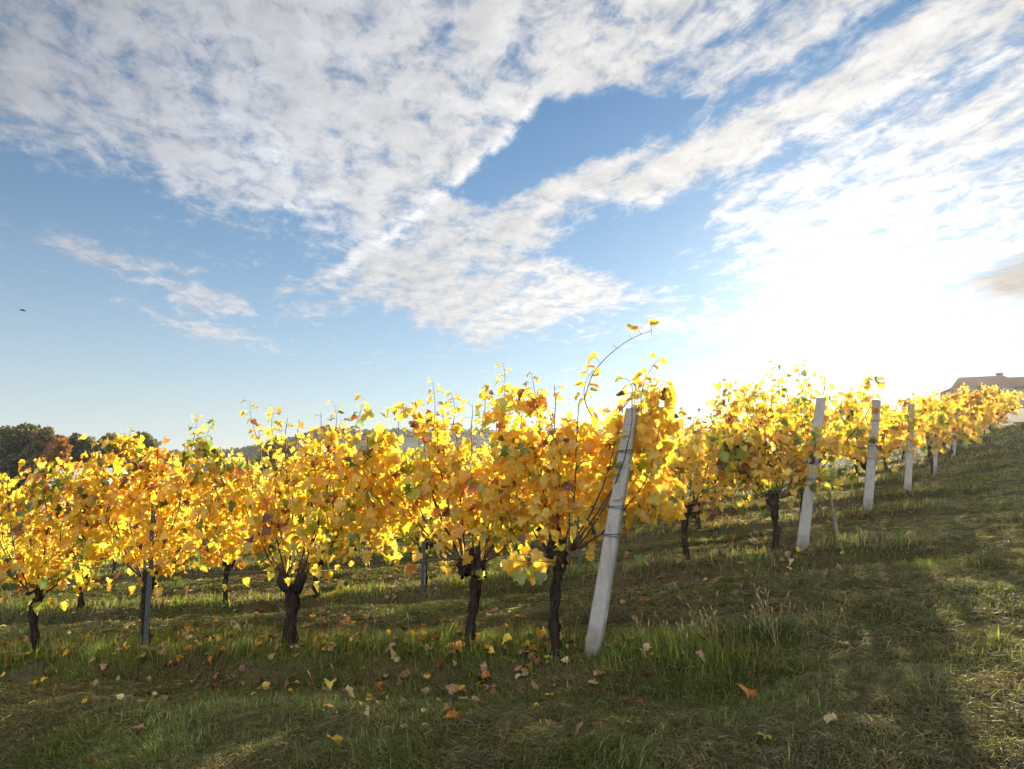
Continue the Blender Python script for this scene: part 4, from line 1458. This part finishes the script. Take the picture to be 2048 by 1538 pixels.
# ------------------------------------------------------------------ trees, hills, houses
def tree_meshes(seed, h, w, tones, n=2600, leafsz=0.55, trunk_h=0.25):
    """Crown of leaf sprays gathered on limbs; trunk with limbs."""
    r_ = np.random.default_rng(seed)
    mb = MB()
    mb.tube([(0.1 * math.sin(i), 0.1 * math.cos(i * 2), h * 0.62 * i / 7) for i in range(8)], np.linspace(h * 0.028, h * 0.008, 8), 9, 0.06, seed=seed)
    lumps = []
    nl = 20
    for i in range(nl):
        a = i * 2.4 + r_.uniform(-0.4, 0.4)
        t = (i + 0.5) / nl
        zc = h * (trunk_h + (0.93 - trunk_h) * t)
        rad = w * 0.5 * math.sqrt(max(0.05, 1 - (2 * t - 0.85) ** 2 * 0.72)) * r_.uniform(0.45, 0.85)
        c = np.array((rad * math.cos(a), rad * math.sin(a), zc))
        lumps.append((c, w * r_.uniform(0.15, 0.24)))
        z0 = zc * r_.uniform(0.45, 0.7)
        mb.tube([(0, 0, z0), (c * 0.5 + np.array((0, 0, z0 * 0.5 + 0.02 * h))), c], [h * 0.011, h * 0.007, h * 0.003], 6)
    lumps.append((np.array((0, 0, h * 0.86)), w * 0.2))
    P, N, tn = [], [], []
    per = n // len(lumps)
    for i, (c, r) in enumerate(lumps):
        d = r_.normal(size=(per, 3))
        d /= np.linalg.norm(d, axis=1)[:, None]
        rr = r * (0.45 + 0.75 * r_.uniform(size=(per, 1)) ** 0.6)
        P.append(c + d * rr * np.array((1, 1, 0.8)))
        N.append(d + r_.normal(0, 0.5, (per, 3)))
        tn.append(np.tile(tones[r_.integers(0, len(tones))] * r_.uniform(0.8, 1.2), (per, 1)) * r_.uniform(0.7, 1.3, (per, 1)))
    P, N, tn = np.concatenate(P), np.concatenate(N), np.concatenate(tn)
    m = len(P)
    v, f, c = leaf_cloud(P, r_.normal(size=(m, 3)), N, leafsz * r_.uniform(0.5, 1.2, m), tn, OUT_LOW, r_, 0.3)
    return mb.mesh('trunk', M['trunkbark']), np_mesh('crown', v, f, M['crown'], c)


DARK = np.array([(0.045, 0.060, 0.020), (0.060, 0.075, 0.025), (0.085, 0.075, 0.028), (0.05, 0.062, 0.026)]) * 1.30
BRN = np.array([(0.11, 0.075, 0.022), (0.14, 0.085, 0.022), (0.075, 0.07, 0.022)]) * 1.5
ORG = np.array([(0.21, 0.085, 0.020), (0.18, 0.09, 0.02), (0.24, 0.11, 0.024)]) * 1.7
GRN = np.array([(0.055, 0.085, 0.02), (0.045, 0.065, 0.02), (0.085, 0.09, 0.025)]) * 1.95
OLV = np.array([(0.12, 0.115, 0.03), (0.10, 0.105, 0.03), (0.14, 0.12, 0.03)]) * 1.82
TREES = [
    (12, 852, 80, 132, DARK, 'broad dark tree at the left end of the distant tree line'),
    (52, 846, 78, 127, DARK, 'tallest dark tree with brownish top at the left of the tree line'),
    (92, 848, 52, 122, BRN, 'brownish gold tree beside the tallest dark tree'),
    (118, 866, 44, 116, ORG, 'orange autumn tree in the distant tree line'),
    (152, 862, 44, 130, DARK, 'narrow dark green tree just right of the orange tree'),
    (176, 870, 40, 138, OLV, 'small olive brown tree behind the narrow dark one'),
    (214, 867, 62, 135, GRN, 'fresh green rounded tree in the middle of the tree line'),
    (252, 873, 48, 142, OLV, 'low olive tree left of the last tree of the line'),
    (284, 864, 62, 150, GRN, 'green and ochre broad tree at the right end of the tree line'),
    (556, 876, 74, 96, OLV, 'olive yellow rounded tree seen through the gap in the front row'),
    (602, 900, 60, 90, DARK, 'dark bushy tree below the olive yellow rounded tree'),
]
for i, (px, py, wpx, d, tones, lab) in enumerate(TREES):
    x, y, zt = at(px, py, d)
    zb = float(base_h(np.array([x]), np.array([y]))[0])
    t = empty('tree', (x, y, zb - 0.1))
    tag(t, lab, 'tree', 'trees of the valley')
    tr, cr = tree_meshes(500 + i, zt - zb, wpx / FPX * d * 1.12, tones, 4200, 0.62 * d / 125)
    link('trunk', tr, t)
    link('crown', cr, t)


def build_hills():
    prof_x = [-400, 100, 300, 400, 480, 540, 600, 650, 700, 760, 840, 920, 1000, 1150, 1300, 1500, 1700, 2000, 2600]
    prof_y = [915, 912, 904, 902, 896, 882, 870, 850, 860, 858, 860, 860, 858, 856, 858, 864, 880, 885, 890]
    us = np.arange(-420, 2620, 8.0)
    top = np.interp(us, prof_x, prof_y) + 9
    D = 620.0
    Z = (930 - top) / FPX * D + EYE + 2.0 * (fbm(us * 0.02, us * 0, 3, 3) - 0.5)
    prof = [(-190, 0.0), (-150, 0.12), (-110, 0.38), (-70, 0.68), (-35, 0.90), (0, 1.0), (60, 0.85), (160, 0.3), (240, 0.0)]
    v = []
    for dy, k in prof:
        d = D + dy
        v.append(np.c_[(us - 1024) / FPX * D * (d / D), np.full_like(us, d), -7.5 + (Z + 7.5) * k])
    nx = len(us)
    V = np.concatenate(v)
    V[:, 2] += 1.6 * (fbm(V[:, 0] * 0.05, V[:, 1] * 0.05, 8, 3) - 0.5)
    i = np.arange(len(V)).reshape(len(prof), nx)
    f = np.stack([i[:-1, :-1].ravel(), i[:-1, 1:].ravel(), i[1:, 1:].ravel(), i[1:, :-1].ravel()], 1)
    m = plain('hill_ground', (0.045, 0.06, 0.022), (0.10, 0.10, 0.04), 0.95, 0.03)
    tag(link('hills', np_mesh('hills', V, f, m, smooth=True)), kind='structure')
    # wood on the upper slopes and crest
    r_ = np.random.default_rng(61)
    n = 16000
    uu = r_.uniform(-200, 1750, n)
    tt = r_.beta(2.2, 1.4, n)
    dy = -120 + 135 * tt
    kk = np.interp(dy, [p[0] for p in prof], [p[1] for p in prof])
    Zt = np.interp(uu, us, Z)
    P = np.c_[(uu - 1024) / FPX * (D + dy), D + dy, -7.5 + (Zt + 7.5) * kk + r_.uniform(-0.5, 4.0, n)]
    wood = vnoise(P[:, 0] * 0.012, P[:, 1] * 0.02, 4) + 0.6 * tt > 0.62
    P = P[wood]
    n = len(P)
    tone = np.array([(0.035, 0.05, 0.018), (0.05, 0.06, 0.02), (0.09, 0.07, 0.025), (0.045, 0.05, 0.025)])
    ci = (vnoise(P[:, 0] * 0.08, P[:, 1] * 0.08, 14) * 3.99).astype(int)
    v, f, c = leaf_cloud(P, r_.normal(size=(n, 3)), r_.normal(size=(n, 3)) + np.array((0, -0.5, 0.6)), r_.uniform(1.6, 3.4, n), tone[ci] * r_.uniform(0.7, 1.3, (n, 1)), OUT_LOW, r_, 0.3)
    tag(link('far_wood', np_mesh('far_wood', v, f, M['crown'], c)), 'dark far wood along the crest of the low hills behind the vineyard', 'wood', kind='stuff')


build_hills()


def house(x, y, zb, w, dpt, eave, ridge, rz, roof, label, hip=0.0, chim=(0.3,), rows=1):
    t = empty('house', (x, y, zb), rz)
    tag(t, label, 'house', 'houses around the vineyard')
    mb = MB()
    mb.box((0, 0, eave / 2 - 0.4), (w, dpt, eave + 0.8))
    link('wall', mb.mesh('wall', M['plaster'], smooth=False), t)
    ov = 0.35
    a, b = w / 2 + ov, dpt / 2 + ov
    hx = a * (1 - hip)
    e0 = eave - 0.02
    mb = MB()
    v = [(-a, -b, e0), (a, -b, e0), (a, b, e0), (-a, b, e0), (-hx, 0, ridge), (hx, 0, ridge)]
    v2 = [(p[0], p[1], p[2] + 0.18) for p in v]
    mb.add(v + v2, [(0, 1, 2, 3), (6, 7, 11, 10), (8, 9, 10, 11), (7, 8, 11), (9, 6, 10), (0, 6, 7, 1), (1, 7, 8, 2), (2, 8, 9, 3), (3, 9, 6, 0)][:1] +
           [(6, 7, 11, 10), (8, 9, 10, 11), (7, 8, 11), (9, 6, 10), (1, 0, 6, 7), (2, 1, 7, 8), (3, 2, 8, 9), (0, 3, 9, 6)])
    ro = link('roof', mb.mesh('roof', M[roof], smooth=False), t)
    for c in chim:
        mb = MB()
        mb.box((hx * c, 0.3, ridge - 0.05), (0.6, 0.5, 1.0))
        mb.box((hx * c, 0.3, ridge + 0.50), (0.72, 0.62, 0.1))
        link('chimney', mb.mesh('chimney', M['tiles_red'], smooth=False), ro)
    for r in range(rows):
        for i in range(max(2, int(w / 2.6))):
            wx = -w / 2 + w * (i + 0.5) / max(2, int(w / 2.6))
            z = 1.5 + 2.7 * r
            mb = MB()
            for sx, sz, bw, bh in ((0, 0.66, 1.12, 0.1), (0, -0.66, 1.12, 0.1), (-0.51, 0, 0.1, 1.22), (0.51, 0, 0.1, 1.22)):
                mb.box((wx + sx, -dpt / 2 - 0.03, z + sz), (bw, 0.10, bh))
            fr = link('window', mb.mesh('window', M['sheet'], smooth=False), t)
            mb = MB()
            mb.box((wx, -dpt / 2 - 0.012, z), (0.92, 0.03, 1.22))
            link('pane', mb.mesh('pane', M['glass'], smooth=False), fr)
    return t


def roof_house(pxc, wpx, py_top, py_eave, d, rz, roof, label, **kw):
    x, y, zt = at(pxc, py_top, d)
    ze = at(pxc, py_eave, d)[2]
    zb = gz(x, y)
    w = wpx / FPX * d
    house(x, y, zb, w, min(9.0, w * 0.8), max(2.2, ze - zb), zt - zb, rz, roof, label, **kw)


roof_house(1962, 122, 756, 782, 84, -0.35, 'tiles_red', 'house with a hipped brown roof on the hilltop near the sun', hip=0.42, chim=(0.85,))
roof_house(2050, 90, 756, 786, 86, -0.45, 'tiles_red', 'house with a long straight brown ridge at the right edge of the hilltop', hip=0.05, chim=(0.3,))
roof_house(690, 76, 882, 905, 170, 0.5, 'tiles_grey', 'house with a grey roof glimpsed through the front row of vines at left', chim=(0.4,), rows=2)
roof_house(1140, 60, 858, 878, 190, 0.2, 'tiles_grey', 'grey roofed house glimpsed left of the nearest concrete post top', chim=(0.5,), rows=2)


def polytunnel():
    x, y, z = at(182, 941, 112)
    zb = gz(x, y)
    top = at(182, 936, 112)[2] - zb
    w, L = 9.0, 9.5
    n = 13
    mb = MB()
    V, F = [], []
    xs = np.linspace(-L / 2, L / 2, 9)
    for i, xx in enumerate(xs):
        for k in range(n):
            a = math.pi * k / (n - 1)
            V.append((xx, -math.cos(a) * w / 2, (top + 0.03 * (i % 2)) * math.sin(a) ** 0.7))
    for i in range(8):
        for k in range(n - 1):
            F.append((i * n + k, (i + 1) * n + k, (i + 1) * n + k + 1, i * n + k + 1))
    F.append(tuple(range(n)))
    F.append(tuple(8 * n + k for k in range(n - 1, -1, -1)))
    mb.add(V, F)
    o = link('polytunnel', mb.mesh('polytunnel', M['sheet'], smooth=False), None, (x, y, zb))
    tag(o, 'white plastic polytunnel roof gleaming below the distant tree line at left', 'polytunnel')


polytunnel()


def bird():
    p = at(47, 621, 38)
    mb = MB()
    mb.blob((0, 0, 0), (0.20, 0.06, 0.055), 3, 0.05, 10, 8)
    mb.tube([(-0.18, 0, 0.01), (-0.34, 0, 0.0)], [0.05, 0.02], 6)
    o = link('bird', mb.mesh('bird', M['feather']), None, p)
    o.rotation_euler = (0, 0.1, 0.2)
    o.scale = (0.6, 0.6, 0.6)
    tag(o, 'small dark bird gliding high in the blue sky at far left', 'bird')
    for sg in (-1, 1):
        mw = MB()
        v = [(0.10, 0, 0.03), (-0.08, 0, 0.03), (-0.10, sg * 0.26, 0.07), (0.05, sg * 0.28, 0.08), (-0.12, sg * 0.52, 0.03), (-0.03, sg * 0.53, 0.035)]
        v += [(a, b, c - 0.02) for a, b, c in v]
        mw.add(v, [(0, 1, 2, 3), (3, 2, 4, 5), (7, 6, 9, 8), (8, 9, 11, 10), (0, 3, 9, 6), (3, 5, 11, 9), (2, 1, 7, 8), (4, 2, 8, 10), (5, 4, 10, 11)])
        link('wing', mw.mesh('wing', M['feather']), o)


bird()


# ------------------------------------------------------------------ air
def build_haze():
    m, T = new_mat('thin_haze')
    v = T.n('ShaderNodeVolumePrincipled')
    v.inputs['Color'].default_value = (0.93, 0.96, 1.0, 1)
    v.inputs['Density'].default_value = HAZE
    v.inputs['Anisotropy'].default_value = 0.68
    o = T.n('ShaderNodeOutputMaterial')
    T.t.links.new(v.outputs[0], o.inputs['Volume'])
    mb = MB()
    mb.box((0, 420, 2.5), (1900, 900, 31))
    h = link('haze', mb.mesh('haze', m, smooth=False))
    tag(h, kind='stuff')


HAZE = 0.00022
build_haze()
